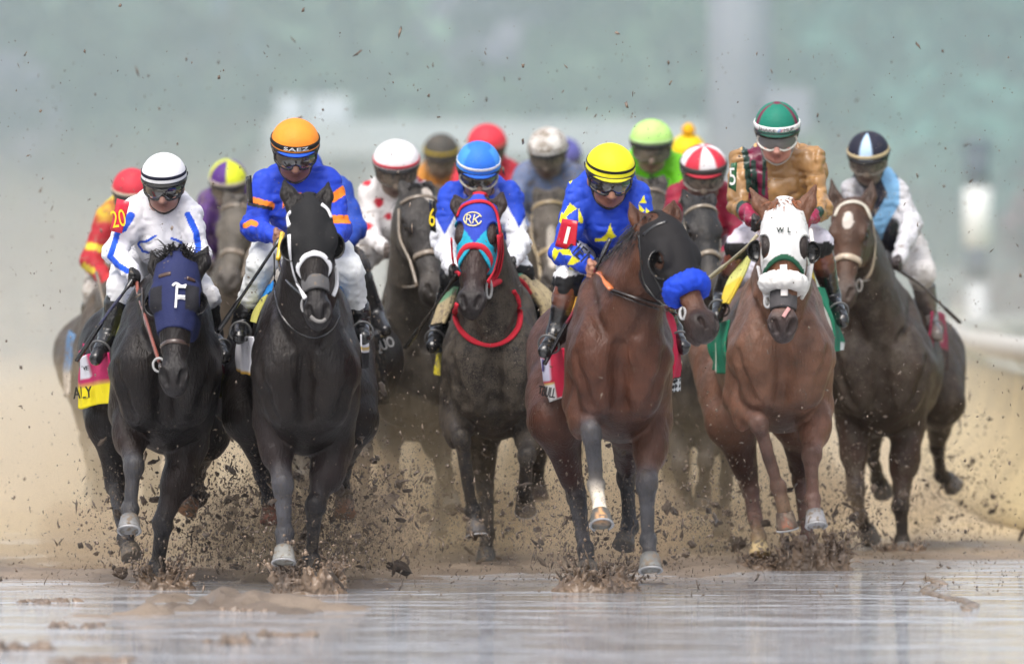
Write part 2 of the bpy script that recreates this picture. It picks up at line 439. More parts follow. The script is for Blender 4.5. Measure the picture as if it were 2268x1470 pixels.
def make_horse(h):
    """h: measured joints (photo pixels + depth offset from the rider's helmet), colours, tack"""
    D = h['D']; s = F/D; h = dict(h)
    for k_ in ('body', 'neck', 'forearm', 'face', 'gaskin', 'belly', 'muz'):
        if k_ in h: h[k_] = tuple(np.array(h[k_])*.66)
    W = lambda p: P(p[0], p[1], D+(p[2] if len(p) > 2 else 0))
    cx, cy = h['chest']; hw = h.get('hw', .25); hh = h.get('hh', .40)
    base = P(cx, cy, D+.2); base[2] = 0
    root = empty('racehorse', base, h['label'], 'horse', 'racehorses galloping in the pack')
    body = rgba(h['body'], h.get('mud', .3)); leg = rgba(h['legs'], h.get('mudleg', .5)); muz = rgba(h.get('muz', h['legs']), .15)
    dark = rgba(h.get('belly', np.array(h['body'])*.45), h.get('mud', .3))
    B = SDF()
    C = W((cx, cy, -.25)); rx, ry = h.get('rump', (cx, cy-25)); R = W((rx, ry, 1.15)); rhw = h.get('rhw', .28)
    M = (C+R)/2
    # trunk: egg-shaped in section, narrow at the withers, widest below the middle
    B.el(C+V(0, 0, -.09), (hw*.93, .50, hh*.79), body, .05)
    B.el(C+V(0, .10, .16), (hw*.56, .46, .22), body, .10)
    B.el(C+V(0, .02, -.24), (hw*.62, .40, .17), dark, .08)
    B.el(M+V(0, 0, -.07), (hw*1.0, .72, hh*.80), body, .10)
    B.el(M+V(0, 0, .12), (hw*.72, .62, .22), body, .12)
    B.el(R+V(0, 0, -.03), (rhw, .42, .31), body, .14)
    B.el(R+V(0, -.25, .17), (rhw*.6, .3, .14), body, .12)
    for q in (-1, 1):
        B.el(C+V(q*hw*.44, -.40, -.05), (hw*.46, .13, .19), body, .05)
        B.el(C+V(q*hw*.40, -.36, -.21), (hw*.36, .12, .10), body, .05)
        B.rc(C+V(q*hw*.34, -.02, .26), C+V(q*(hw-.108), -.31, -.04), .088, .108, body, .05)
    # head frame
    o = W((*h['poll'], h.get('polldy', -.95))); n0 = W((*h['nose'], h.get('nosedy', -1.2)))
    L = np.linalg.norm(n0-o); a = (n0-o)/L; g = L/.60
    u0 = nrm(V(0, -1, .15)-a*(V(0, -1, .15)@a)); s0 = nrm(np.cross(u0, a))
    if s0[0] < 0: s0 = -s0
    yw = math.radians(h.get('yaw', 0)); u = u0*math.cos(yw)+s0*math.sin(yw); sd = s0*math.cos(yw)-u0*math.sin(yw)
    wf = h.get('wide', 1.0)
    hp = lambda t, x, y: o+a*(t*L)+sd*(x*g*wf)+u*(y*g)
    Rm = np.array([sd, a, u])
    face = rgba(h.get('face', h['body']), h.get('mudface', h.get('mud', .3)*.6))
    H = SDF()
    def hel(t, x, y, r, col, k): H.el(hp(t, x, y), np.array(r)*g*V(wf, 1, 1), col, k, Rm)
    hel(.10, 0, -.01, (.082, .10, .088), face, .03)
    hel(.28, 0, .0, (.090, .15, .085), face, .04)
    H.rc(hp(.20, 0, .015), hp(.86, 0, -.005), .078*g, .046*g, face, .04, .92*wf, sd)
    for q in (-1, 1):
        hel(.33, q*.052, -.075, (.036, .14, .085), face, .04)
        hel(.335, q*.078, .038, (.026, .055, .030), face, .025)       # brow bone above the eye
        H.rc(hp(.50, q*.052, .008), hp(.72, q*.044, .0), .016*g, .010*g, face, .025)   # facial crest
        hel(.915, q*.036, .016, (.030, .052, .036), muz, .02)          # nostril wing
    hel(.90, 0, -.015, (.055, .085, .058), muz, .035)
    hel(.985, 0, -.02, (.044, .038, .040), muz, .03)
    hel(.92, 0, -.078, (.034, .060, .026), muz, .018)                 # chin
    for q in (-1, 1):
        H.rc(hp(.925, q*.044, .046), hp(.985, q*.030, .030), .017*g, .012*g, rgba((.01, .008, .008)), .012, op=1)
        H.el(hp(.345, q*.094, .012), V(.020, .034, .026)*g, rgba((.02, .015, .013)), .02, Rm, op=1)       # eye socket, coloured dark as shaded skin
    H.rc(hp(.90, -.06, -.056), hp(.90, .06, -.056), .006*g, .006*g, rgba((.02, .012, .012)), .01, op=1)
    E = SDF()
    for (tip, bs) in h['ears']:
        t_, b_ = W((*tip, h.get('polldy', -.95)+.02)), W((*bs, h.get('polldy', -.95)-.03)); ed = nrm(t_-b_)
        md = lerp(b_, t_, .42)
        E.rc(b_-ed*.03, md, .034*g, .036*g, face, .025, .62, u); E.rc(md, t_, .034*g, .007, face, .02, .62, u)
        E.rc(lerp(b_, t_, .18)+u*.030*g, lerp(b_, t_, .80)+u*.022*g, .019*g, .005, rgba(np.array(h['body'])*.35), .012, op=1)
    # neck: crest line and throat line, flattened sideways towards the poll
    w0 = C+V(0, .05, .27); w1 = hp(.02, 0, -.06)
    t0 = C+V(0, -.34, .10); t1 = hp(.26, 0, -.13)
    nk = rgba(np.array(h.get('neck', h['body'])), h.get('mud', .3))
    B.rc(w0, w1, .13, .075*g, nk, .10, .85, SX)
    B.rc(lerp(w0, t0, .5), lerp(w1, t1, .5), .20, .082*g, nk, .10, .9, SX)
    B.rc(t0, t1, .17, .078*g, nk, .10, .95, SX)
    # grooves: breast furrow, pectoral edge, shoulder line
    def snap(x, z):
        Q, ok = march([(B, 0)], np.array([[C[0]+x, C[1]-1.0, C[2]+z]]), np.array([[0, 1.0, 0]]), 2.0); return Q[0]
    gr = [[(0, .02), (0, -.10), (0, -.24)]]
    for q in (-1, 1): gr += [[(q*hw*.84, -.02), (q*hw*.74, -.14), (q*hw*.55, -.25)], [(q*hw*.30, .08), (q*hw*.52, .20), (q*hw*.60, .30)]]
    for gi, line in enumerate(gr):
        p_ = [snap(*xz) for xz in line]
        for a_, b_ in zip(p_[:-1], p_[1:]): B.rc(a_, b_, *((.014, .018) if gi == 0 else (.006, .008)), None, .06, op=1)
    # legs
    feet = []
    for i, pts in enumerate(h['fore']):
        e, k, ft, hf = [W(p) for p in pts]; q = -1 if e[0] < C[0] else 1
        up = C+V(q*(hw-.118), -.18, .03)
        B.rc(up, e, .112, .090, body, .05); B.el(lerp(e, k, .22)+V(0, .01, 0), (.066, .08, .13), body, .04)
        fo = rgba(h.get('forearm', h['body']), h.get('mud', .3))
        B.rc(e, lerp(e, k, .5), .088, .070, fo, .03); B.rc(lerp(e, k, .4), lerp(e, k, .88), .070, .045, fo, .03)
        B.el(lerp(e, k, .30)+V(q*.022, -.028, 0), (.050, .055, .13), fo, .03)
        kd = nrm(ft-k); leg = rgba(h['legcols'][i] if h.get('legcols') else h['legs'], h.get('mudleg', .5))
        B.el(k, (.050, .049, .058), leg, .020); B.el(k+V(0, -.024, .014), (.030, .030, .036), leg, .012); B.el(k+V(.012, -.02, -.022), (.020, .024, .018), leg, .010); B.el(k+V(0, .03, -.02), (.024, .03, .036), leg, .02)
        B.rc(k, ft, .040, .0285, leg, .016); B.rc(k+V(0, .035, 0), ft+V(0, .032, .01), .022, .019, leg, .010)
        B.el(ft, (.043, .043, .043), leg, .012); B.el(ft+V(0, .03, 0)-kd*.0, (.028, .024, .032), leg, .015)
        B.rc(ft, lerp(ft, hf, .72), .031, .038, rgba(h['sock'][i] if h.get('sock') and h['sock'][i] is not None else h['legs'], .4), .018)
        leg = rgba(h['legs'], h.get('mudleg', .5)); feet.append((ft, hf, h.get('hoofcol', [(.16, .155, .15)]*4)[i], True, V(0, -1, .1), h.get('hooftint', [None]*4)[i]))
    for i, pts in enumerate(h['hind']):
        st, hk, ft, hf = [W(p) for p in pts]; q = -1 if st[0] < R[0] else 1
        hip = R+V(q*rhw*.5, -.0, .0)
        B.rc(hip, st, .20, .135, body, .08); B.el(lerp(hip, st, .7), (.13, .20, .20), body, .06)
        B.rc(st, lerp(st, hk, .8), .115, .055, rgba(h.get('gaskin', h['body']), h.get('mud', .3)), .05)
        B.el(hk, (.046, .062, .066), leg, .03)
        B.rc(hk, ft, .040, .031, leg, .02); B.el(ft, (.040, .044, .046), leg, .02)
        B.rc(ft, lerp(ft, hf, .7), .033, .040, rgba(h['sock'][2+i] if h.get('sock') and h['sock'][2+i] is not None else h['legs'], .4), .02)
        feet.append((ft, hf, h.get('hoofcol', [(.16, .155, .15)]*4)[2+i], False, V(0, -1, .1), h.get('hooftint', [None]*4)[2+i]))
    ALL = SDF(); ALL.p = B.p+E.p+H.p
    hi_q = h.get('fine', True)
    lo, hi = ALL.box(.03)
    f1, f2 = (.0075, .014) if hi_q else (.011, .020)
    f1 *= VOX; f2 *= VOX
    ys = D-.12 if hi_q else lo[1]
    Y = np.concatenate([np.arange(lo[1], ys, f1), np.arange(ys, hi[1]+f2, f2)]) if hi_q else np.arange(lo[1], hi[1], .016*VOX)
    axes = [np.arange(lo[0], hi[0]+f1, f1), Y, np.arange(lo[2], hi[2]+f1, f1)]
    sd_ = sum(map(ord, h['label'])) % 97
    def post(Q, f): return f+.0055*vnoise(Q, 8, sd_)+.0042*vnoise(Q*V(1, 1, .7), 17, sd_+2)+.0014*vnoise(Q, 42, sd_+1)
    v, f = ALL.mesh(axes, 0, post)
    c = ALL.colors(v)
    # dark points fade up the limbs; star, face marks and painted shade round the eyes
    for mk_ in h.get('marks', []):
        d = np.linalg.norm((v-hp(mk_[0], mk_[1], .08))@np.array([sd/(mk_[2]*g), a/(mk_[3]*g), u/.2]).T, axis=1)
        d += .25*vnoise(v, 30, 3); c[d < 1] = rgba(mk_[4], .2)
    mk('body', v, f, COAT(), root, c)
    for ft, hf, cc, shoe, fw, tint in feet: hoof_mesh(ft, hf, cc, shoe and hi_q, root, fw, tint)
    if hi_q:
        for q in (-1, 1):
            mk('eye', *ball(hp(.345, q*.079, .014), V(.017, .024, .021)*g, 8, Rm), eyemat(), root)
    # hair
    hc = h.get('hair', (.012, .010, .010)); mb = MB()
    r_ = [hp(.02, x, .02) for x in (-.03, 0, .03)]
    strands(mb, r_, [nrm(u*.6-a*h.get('fluff', .2)+V(0, 0, .2))]*3, h.get('locklen', .12), h.get('lockr', .004), hc, h.get('lockn', 50), .6, .35)
    mb.build('forelock', HAIR(), root); mb = MB()
    cr = [lerp(w0+V(0, -.05, .10), hp(.0, 0, -.02), t) for t in np.linspace(.1, 1, 12)]
    ms = h.get('manedir', V(-.7, -.1, .15)); strands(mb, cr, [nrm(ms)]*12, .13, h.get('maner', .004), hc, h.get('manen', 140), .7, .35)
    mb.build('mane', HAIR(), root); mb = MB()
    strands(mb, [R+V(0, .38, .22)], [V(0, 1, .1)], .7, .006, hc, 50, .9, .10); mb.build('tail', HAIR(), root)
    # girth strap under the chest
    gp = []
    gq = V(0, .12, 0)+C
    for t in np.linspace(math.pi*.12, math.pi*.88, 17):
        dv = V(math.cos(t)*.9, 0, -math.sin(t)); Q, ok = march([(B, 0)], np.array([gq+dv*.8]), np.array([-dv/np.linalg.norm(dv)]), .8, .004); gp.append(Q[0])
    mk('girth', *tube(gp, .035, 8, flat=.12, flatdir=[nrm(p-gq) for p in gp]), CLOTH(), root, rgba(h.get('girth', (.05, .05, .05)), .5))
    h.update(root=root, B=B, H=H, ALL=ALL, hp=hp, a=a, u=u, sdv=sd, g=g, Rm=Rm, W=W, L=L, C=C, S=[(ALL, 0)], o=o)
    return h

def ring(h, t, r, col, name, mat, a0=0, a1=360, off=0.0, parent=None, flat=1.0, tilt=0.0, sdf=None, n=40, mb=None, fluff=0.0):
    """strap around the head at the fraction t from poll to nose; 90 degrees = middle of the face"""
    hp, u, sd, a = h['hp'], h['u'], h['sdv'], h['a']; pts = []; nr = []
    c0 = hp(t, 0, -.02); o_ = []; d_ = []
    for th in np.radians(np.linspace(a0, a1, n if not fluff else 110)):
        dv = sd*math.cos(th)+u*math.sin(th); c = c0+a*(tilt*math.sin(th)*h['g']); o_.append(c+dv*.3); d_.append(-dv)
    Q, ok = march([sdf or (h['H'], 0)], np.array(o_), np.array(d_), .3, off)
    fd = [-d for d in d_]
    closed = abs(a1-a0) >= 359
    if closed: Q = Q[:-1]; fd = fd[:-1]
    rr = np.full(len(Q), r)
    v, f = tube(Q, rr, 26 if fluff else 8, closed, flat, fd)
    if fluff:
        c_ = Q.mean(0); v = v+nrm_rows(v-c_)*(fluff*(vnoise(v, 75, 4)+.8*vnoise(v, 170, 5)))[:, None]
    return mk(name, v, f, mat, parent or h['root'], col)
def nrm_rows(v): return v/(np.linalg.norm(v, axis=1, keepdims=True)+1e-9)
def strap(h, pts, r, col, name='bridle', mat=None, off=.002, flat=.45, S=None, parent=None, closed=False, n=6):
    """strap along photo points, lying on the horse"""
    p = curve([(x, y, 0) for x, y in pts], n); Q = hit(S or h['S'], p[:, 0], p[:, 1], h['D'], off)
    for _ in range(2): Q[1:-1] = .5*Q[1:-1]+.25*(Q[:-2]+Q[2:])
    sdf = (S or h['S'])[0][0]; nn = sdf.normal(Q)
    return mk(name, *tube(Q, r, 8, closed, flat, list(nn)), mat or LEATH(), parent or h['root'], col)
def freeline(h, pts, r, col, name, mat=None, parent=None, flat=1.0, n=6):
    p = curve([h['W'](q) for q in pts], n); return mk(name, *tube(p, r, 8, flat=flat), mat or LEATH(), parent or h['root'], col)
def hood(h, t1, eyes, colfn, t0=-.10, cut=None, eye_r=(.045, .052), name='hood', off=.012, rough=None, low=-.13, front=None):
    """cloth blinker hood: a shell over the head with ear and eye openings"""
    hp, g, Rm, o, L = h['hp'], h['g'], h['Rm'], h['o'], h['L']; wf = h.get('wide', 1)
    ax = h['H'].axes(.006*VOX, .03)
    def loc(Q):
        q = (Q-o)@Rm.T; return q[..., 0]/g/wf, q[..., 1]/L, q[..., 2]/g       # side, along, up
    def post(Q, f):
        x, t, y = loc(Q)
        e = t1(x) if callable(t1) else t1
        f = np.maximum(f, (t-e)*L); f = np.maximum(f, (t0-t)*L); f = np.maximum(f, (low-y)*.9)
        for q in (-1, 1):
            ee = np.sqrt(((np.abs(x-q*.085*1.0))/.06)**2*0+((t-eyes[0])*.6/eye_r[1])**2+((y-eyes[1])/eye_r[0])**2)
            if front: ee = np.sqrt(((x*q-front[0])/front[1])**2+((t-eyes[0])*.6/front[2])**2)
            side = (x*q > .035) & (y > -.09)
            f = np.where(side, np.maximum(f, (1-ee)*.03), f)
            er = np.sqrt(((x-q*.062)/.034)**2+((t+.01)*.6/.04)**2)
            f = np.maximum(f, np.where(y > -.02, (1-er)*.03, -1))
        f = f+.0015*vnoise(Q, 30, 8)
        return f
    H2 = SDF(); H2.p = [p for p in h['H'].p if p[5] == 0]
    v, f = H2.mesh(ax, off, post)
    x, t, y = loc(v); c = colfn(x, t, y)
    o_ = mk(name, v, f, CLOTH(), h['root'], c)
    h['S'] = [(H2, off), (h['ALL'], 0)]; h['hoodobj'] = o_
    return o_
def cups(h, t, y, r, col, sides=(-1, 1), ang=35, name='blinker_cup', x0=.088):
    """half-round blinker cups beside the eyes, open to the front"""
    hp, g, u, sd, a = h['hp'], h['g'], h['u'], h['sdv'], h['a']
    for q in sides:
        c = hp(t, q*x0, y); fw = nrm(sd*q*.5+u*.9-a*.0+a*.35); side = nrm(sd*q-fw*(fw@(sd*q))); upv = np.cross(fw, side)
        vs = []; fs = []; n1, n2 = 14, 8
        for lay, rr in ((0, r), (1, r*.88)):
            for i in range(n1+1):
                ph = math.pi*(i/n1)-math.pi/2
                for j in range(n2+1):
                    th = math.radians(100)*j/n2-math.radians(10)
                    vs.append(c+(side*(math.cos(ph)*math.cos(th))-fw*(math.cos(ph)*math.sin(th))*.8+upv*math.sin(ph)*1.1)*rr+fw*rr*.25)
        m = n2+1; K = (n1+1)*m
        for i in range(n1):
            for j in range(n2):
                Qd = [i*m+j, (i+1)*m+j, (i+1)*m+j+1, i*m+j+1]; fs.append(Qd); fs.append([x+K for x in Qd[::-1]])
        for i in range(n1):
            fs.append([i*m, i*m+K, (i+1)*m+K, (i+1)*m]); fs.append([i*m+n2, (i+1)*m+n2, (i+1)*m+n2+K, i*m+n2+K])
        mk(name, vs, fs, PLAST(), h['root'], rgba(col, .3))
def cloth(h, rows, colfn, name='saddle_cloth', ripple=.015, thick=.008, nu=26, nv=20, seed=1, mat=None):
    G = [[h['W'](p) for p in r] for r in rows]
    v, f, c = sheet(G, thick, nu, nv, ripple, seed, colfn)
    return mk(name, v, f, mat or CLOTH(), h['root'], c)
def cloth_text(h, body, c, hpx, col, rows, rot=0, sx=1.0, parent=None, shear=0):
    """lettering on a saddle cloth: laid on the plane of the cloth's visible edge"""
    p0, p1, p2 = [h['W'](p) for p in rows]   # three points of the cloth's face
    nr = nrm(np.cross(p1-p0, p2-p0)); 
    if nr[1] > 0: nr = -nr
    v, f = text2d(body, shear); v = v-(v.max(0)+v.min(0))/2; v = v*(hpx/(v[:, 1].max()-v[:, 1].min())); v[:, 0] *= sx
    r = math.radians(rot); x = c[0]+v[:, 0]*math.cos(r)-v[:, 1]*math.sin(r); y = c[1]-(v[:, 0]*math.sin(r)+v[:, 1]*math.cos(r))
    dr = np.stack([(x-CX)/F, np.ones_like(x), (HY-y)/F], -1); t = ((p0-V(0, 0, HC))@nr)/(dr@nr); Q = V(0, 0, HC)+dr*t[:, None]+nr*.022
    n = len(Q); Q2 = Q+nr*-.003
    return mk('lettering', np.concatenate([Q, Q2]), [list(q) for q in f]+[[i+n for i in q[::-1]] for q in f], CLOTH(), parent or h['root'], rgba(col), smooth=False)
# ------------------------------------------------------------------ jockeys
def make_jockey(j):
    D = j['D']; s = F/D; fine = j.get('fine', True)
    W = lambda p: P(p[0], p[1], D+(p[2] if len(p) > 2 else 0))
    hx, top, wpx, rim = j['helm']; rx = wpx/s/2; pit = math.radians(j.get('pitch', 22)); hyaw = math.radians(j.get('hyaw', 0))
    f = V(math.sin(hyaw), -math.cos(pit)*math.cos(hyaw), -math.sin(pit)); f = nrm(f); rt = nrm(np.cross(f, V(0, 0, 1)))*1.0
    if rt[0] < 0: rt = -rt
    up = nrm(np.cross(rt, f)); 
    if up[2] < 0: up = -up
    roll = math.radians(j.get('roll', 0)); rt, up = rt*math.cos(roll)+up*math.sin(roll), up*math.cos(roll)-rt*math.sin(roll)
    ry = rx*1.16; Bc = W((hx, rim, 0)); Bc = Bc+V(0, 0, ry*math.sin(pit)); T = W((hx, top, 0))[2]-Bc[2]
    rz = math.sqrt(max(T*T-(ry*math.sin(pit))**2, .009))/math.cos(pit)
    g = rx/.1125
    at = lambda x, y, z: Bc+rt*(x*g)+f*(y*g)+up*(z*g)
    shL, shR = W(j['sh'][0])+V(.022, 0, -.022), W(j['sh'][1])+V(-.022, 0, -.022); elL, elR = W(j['el'][0]), W(j['el'][1]); wrL, wrR = W(j['wr'][0]), W(j['wr'][1])
    ms = (shL+shR)/2; hipx = j.get('hip', (hx, rim+130, .60)); hip = W(hipx)
    base = V(hip[0], D+.3, hip[2]-.15)
    root = empty('person', base, j['label'], 'person', 'jockeys riding in the race')
    RF = np.array([rt, f, up])
    sk = rgba(np.array(j.get('skin', (.26, .13, .085)))*1.45, j.get('mudface', .15))
    # body: one continuous surface (head, neck, trunk, arms, hands)
    K = SDF()
    fe = lambda x, y, z, r, k, c=sk, op=0: K.el(at(x, y, z), np.array(r)*g, c, k, RF, op)
    fe(0, -.005, .0, (.083, .10, .09), .03); fe(0, .03, -.075, (.068, .075, .085), .03); fe(0, .062, -.140, (.040, .036, .030), .03)
    for q in (-1, 1):
        fe(q*.040, .078, -.088, (.026, .022, .022), .02); fe(q*.045, .03, -.125, (.022, .04, .03), .025); fe(q*.088, -.01, -.07, (.012, .022, .032), .01)
        fe(q*.030, .092, -.052, (.017, .016, .011), .012, None, 1)
    K.rc(at(0, .098, -.045), at(0, .122, -.094), .011*g, .0155*g, sk, .014)
    for q in (-1, 1): fe(q*.013, .108, -.098, (.011, .012, .009), .008)
    lip = rgba(np.array(j.get('skin', (.26, .13, .085)))*V(.85, .55, .5))
    fe(0, .099, -.117, (.026, .010, .006), .006, lip); fe(0, .097, -.129, (.021, .010, .006), .006, lip)
    K.rc(at(-.026, .108, -.1225), at(.026, .108, -.1225), .0025, .0025, rgba((.05, .02, .02)), .004, op=1)
    K.rc(at(0, -.02, -.10), ms+V(0, .06, -.02), .058*g, .06, sk, .04)
    K.rc(ms+V(0, .1, -.05), hip, .10, .09, sk, .06); K.rc(shL, shR, .05, .05, sk, .05)
    glove = rgba(j['glove'], .25) if j.get('glove') is not None else sk
    for (S_, E_, R_, q) in ((shL, elL, wrL, 1), (shR, elR, wrR, -1)):
        K.rc(S_, E_, .045, .038, sk, .03); K.rc(E_, R_, .038, .027, sk, .02)
        d = nrm(R_-E_); pv = nrm(V(0, 0, 1)-d*d[2]); sv = np.cross(d, pv)
        # fist: palm, four curled fingers, thumb across
        K.el(R_+d*.045, (.030, .042, .040), glove, .012, np.array([sv, d, pv]))
        inn = sv if (sv@V(0, -1, 0)) > 0 else -sv
        for i, (ln, rr) in enumerate(((.034, .0098), (.038, .0105), (.036, .0100), (.029, .0088))):
            b0 = R_+d*(.072-.004*abs(i-1.2))+pv*(.030-.019*i)+inn*.020
            b1 = b0+d*ln*.45-pv*.003+inn*-.004; b2 = b1-inn*-.014-d*.020; 
            K.rc(b0-d*.02, b1, rr*1.08, rr, glove, .005); K.rc(b1, b1+inn*.010-d*.024, rr, rr*.9, glove, .004)
        K.rc(R_+d*.030+pv*.034+inn*.012, R_+d*.062+pv*.042+inn*.022, .0125, .011, glove, .008); K.rc(R_+d*.062+pv*.042+inn*.022, R_+d*.078+pv*.026+inn*.030, .011, .0095, glove, .005)
    v, q = K.mesh(K.axes((.006 if fine else .012)*VOX, .02)); mk('body', v, q, SKIN(), root, K.colors(v, .008))
    # jacket
    A = SDF(); main = rgba(j['silk'], j.get('mud', .1)); slv = rgba(j.get('sleeve', j['silk']), j.get('mud', .1)); cuf = rgba(j.get('cuff', j.get('sleeve', j['silk'])), j.get('mud', .1))
    A.rc(shL, shR, .066, .066, main, .06); A.rc(ms+V(0, .10, .035), hip, .11, .12, main, .07)
    A.el(ms+V(0, .05, -.11), (np.linalg.norm(shR-shL)*.5+.015, .125, .155), main, .06)
    A.rc(ms+V(0, .14, -.03), hip+V(0, -.02, .02), .150, .140, main, .08, 1.12, SX)
    A.rc(at(0, -.03, -.125), ms+V(0, .03, -.05), .062*g, .085, main, .03)
    for (S_, E_, R_) in ((shL, elL, wrL), (shR, elR, wrR)):
        A.rc(S_, E_, .076, .060, slv, .035); A.rc(E_, lerp(E_, R_, .95), .061, .040, slv, .03); A.rc(lerp(E_, R_, .86), lerp(E_, R_, 1.0), .043, .040, cuf, .012)
    sd_ = sum(map(ord, j['label'])) % 89; wr_ = j.get('wrinkle', .009)
    arms = [(shL, elL), (elL, wrL), (shR, elR), (elR, wrR)]
    def post(Q, f):
        n = np.zeros(len(Q))
        for (a, b) in arms:      # folds run across the sleeve
            d = nrm(b-a); t = np.clip((Q-a)@d/np.linalg.norm(b-a), 0, 1); dist = np.linalg.norm(Q-(a+t[:, None]*(b-a)), axis=1); w = np.clip(1.6-dist/.07, 0, 1)
            qq = Q*.75+d*((Q@d)*.55)[:, None]+.02*vnoise(Q, 14, 5)[:, None]
            n += w*(.6-2*np.abs(vnoise(qq, 19, sd_)))
        tr = (1-2*np.abs(vnoise(Q*V(1, .6, .55), 13, sd_+3)))+.6*(1-2*np.abs(vnoise(Q*V(.8, .8, 1.1), 24, sd_+4)))
        return f+wr_*np.where(n != 0, n, 0)*.8+wr_*.9*tr+.002*vnoise(Q, 45, sd_)
    v, q = A.mesh(A.axes((.0052 if fine else .013)*VOX, .03), 0, post); c = A.colors(v, .006)
    if 'pattern' in j: j['pattern'](v, c, dict(A=A, shL=shL, shR=shR, elL=elL, elR=elR, wrL=wrL, wrR=wrR, ms=ms, px=pix(v), D=D))
    mk('silk_jacket', v, q, SATIN() if j.get('satin') else SILK(), root, c)
    # breeches and boots
    Br = SDF(); bc = rgba(j.get('breech', (.72, .72, .74)), j.get('mudbreech', .2)); bo = rgba(j.get('boot', (.012, .012, .013)), .22); bt = rgba(j.get('boottop', (.012, .012, .013)), .2)
    Br.el(hip, (.165, .15, .14), bc, .05)
    Bo = SDF()
    for q, (kn, an, to) in zip((-1, 1), j['leg']):
        k_, a_, t_ = W(kn), W(an), W(to); hp_ = hip+V(q*.085, -.02, -.02)
        ct = lerp(k_, a_, j.get('boottop_at', .42))
        Br.rc(hp_, k_, .108, .076, bc, .05); Br.rc(k_, ct, .074, .058, bc, .03)
        c2 = lerp(k_, a_, j.get('boottop_at', .42)-.06); c3 = lerp(c2, a_, .3)
        Bo.rc(c2, c3, .063, .060, bt, .008); Bo.rc(c3, a_, .060, .044, bo, .008)
        fd = nrm(t_-a_); hl = a_-fd*.035+V(0, 0, -.045)
        Bo.rc(a_, hl, .045, .034, bo, .02); Bo.rc(a_+V(0, 0, -.02), t_, .044, .032, bo, .02); Bo.rc(hl+fd*.02, t_+V(0, 0, -.012), .026, .026, bo, .015)
    def post2(Q, f): return f+.008*(1-2*np.abs(vnoise(Q*V(1, 1, .7), 17, sd_+5)))+.006*(1-2*np.abs(vnoise(Q*V(.9, .9, 1.2), 31, sd_+6)))+.0015*vnoise(Q, 60, 3)
    v, q = Br.mesh(Br.axes((.009 if fine else .014)*VOX, .03), 0, post2); cbr = Br.colors(v)
    if j.get('kneeblack'): cbr[pix(v)[1]+6*vnoise(v, 25, 2) > j['kneeblack']] = rgba((.014, .014, .015), .1)
    mk('breeches', v, q, SILK(), root, cbr)
    def post3(Q, f): return f+.003*(1-2*np.abs(vnoise(Q*V(.6, .6, 1.6), 28, sd_+9)))
    v, q = Bo.mesh(Bo.axes((.007 if fine else .013)*VOX, .02), 0, post3)
    # two boots: split the surface left / right
    left = v[:, 0] < (np.mean([W(l[1])[0] for l in j['leg']]))
    cb = Bo.colors(v, .004)
    for sdm in (left, ~left):
        ids = np.flatnonzero(sdm); mp = np.full(len(v), -1); mp[ids] = np.arange(len(ids)); fq = mp[q]; fq = fq[(fq >= 0).all(1)]
        if len(ids) and len(fq): mk('boot', v[ids], fq, LEATH(), root, cb[ids])
    # helmet with silk cap
    n1, n2 = 16, 48; vs = []; cs = []; capf = j['cap']; m_ = j.get('mudcap', .08)
    for i in range(n1+1):
        e = math.pi/2*i/n1
        for k in range(n2):
            az = 2*math.pi*k/n2; ce, se = math.cos(e)**.92, math.sin(e)
            lump = 1+.012*math.cos(az*6)*math.sin(2*e)*.5
            vs.append(Bc+rt*(rx*ce*math.sin(az)*lump)+f*(ry*ce*math.cos(az)*lump)+up*(rz*se+.004*se**8))
            cs.append(rgba(capf(math.degrees(az), math.degrees(e)), m_))
    fs = [[i*n2+k, i*n2+(k+1) % n2, (i+1)*n2+(k+1) % n2, (i+1)*n2+k] for i in range(n1) for k in range(n2)]
    cap = mk('cap', vs, [x[::-1] for x in fs], SILK(), root, np.array(cs))
    circ = lambda z, kx=1.0: [Bc+rt*(rx*kx*math.sin(t))+f*(ry*kx*math.cos(t))+up*z for t in np.linspace(0, 2*math.pi, 48, endpoint=False)]
    out = [nrm(rt*math.sin(t)+f*math.cos(t)) for t in np.linspace(0, 2*math.pi, 48, endpoint=False)]
    for (z, hgt, cc) in j.get('bands', []):
        e = math.asin(min(1, max(0, z/rz))); kx = math.cos(e)**.92
        mk('cap_band', *tube(circ(z, kx+.004), hgt/2, 8, True, .28, out), CLOTH(), cap, rgba(cc, m_))
    mk('helmet_rim', *tube(circ(-.012, .95), .017, 8, True, .5, out), PLAST(), root, rgba(j.get('rimcol', (.015, .015, .016)), .2))
    if j.get('pom') is not None: 
        v, q = ball(Bc+up*(rz+.03), .040, 10); v = v+nrm_rows(v-v.mean(0))*(.008*vnoise(v, 80, 2))[:, None]; mk('pompom', v, q, CLOTH(), cap, rgba(j['pom']))
    # peak
    pk = [];
    for tt in np.linspace(-60, 60, 15):
        t = math.radians(tt); p0 = Bc+rt*(rx*.97*math.sin(t))+f*(ry*.97*math.cos(t))-up*.006; pk.append([p0, p0+f*(.022*math.cos(t*1.4))-up*.008])
    v, q, _ = sheet(np.array(pk).transpose(1, 0, 2), .005, 24, 5); mk('helmet_peak', v, q, CLOTH(), root, rgba(j.get('peak', (.02, .02, .022)), .15))
    # goggles
    gc = j.get('goggle', (.02, .02, .02)); n = 40; outl = []; 
    for t in np.linspace(0, 2*math.pi, n, endpoint=False):
        cx_, sy_ = math.cos(t), math.sin(t); x = .095*math.copysign(abs(cx_)**.55, cx_); z = .037*math.copysign(abs(sy_)**.7, sy_)
        if z < 0: z += .016*math.exp(-(x/.016)**2)
        outl.append((x, z))
    surf = lambda x, z: at(x, .124-.085*(abs(x)/.095)**2.2-.010*(z/.037)**2, -.056+z)
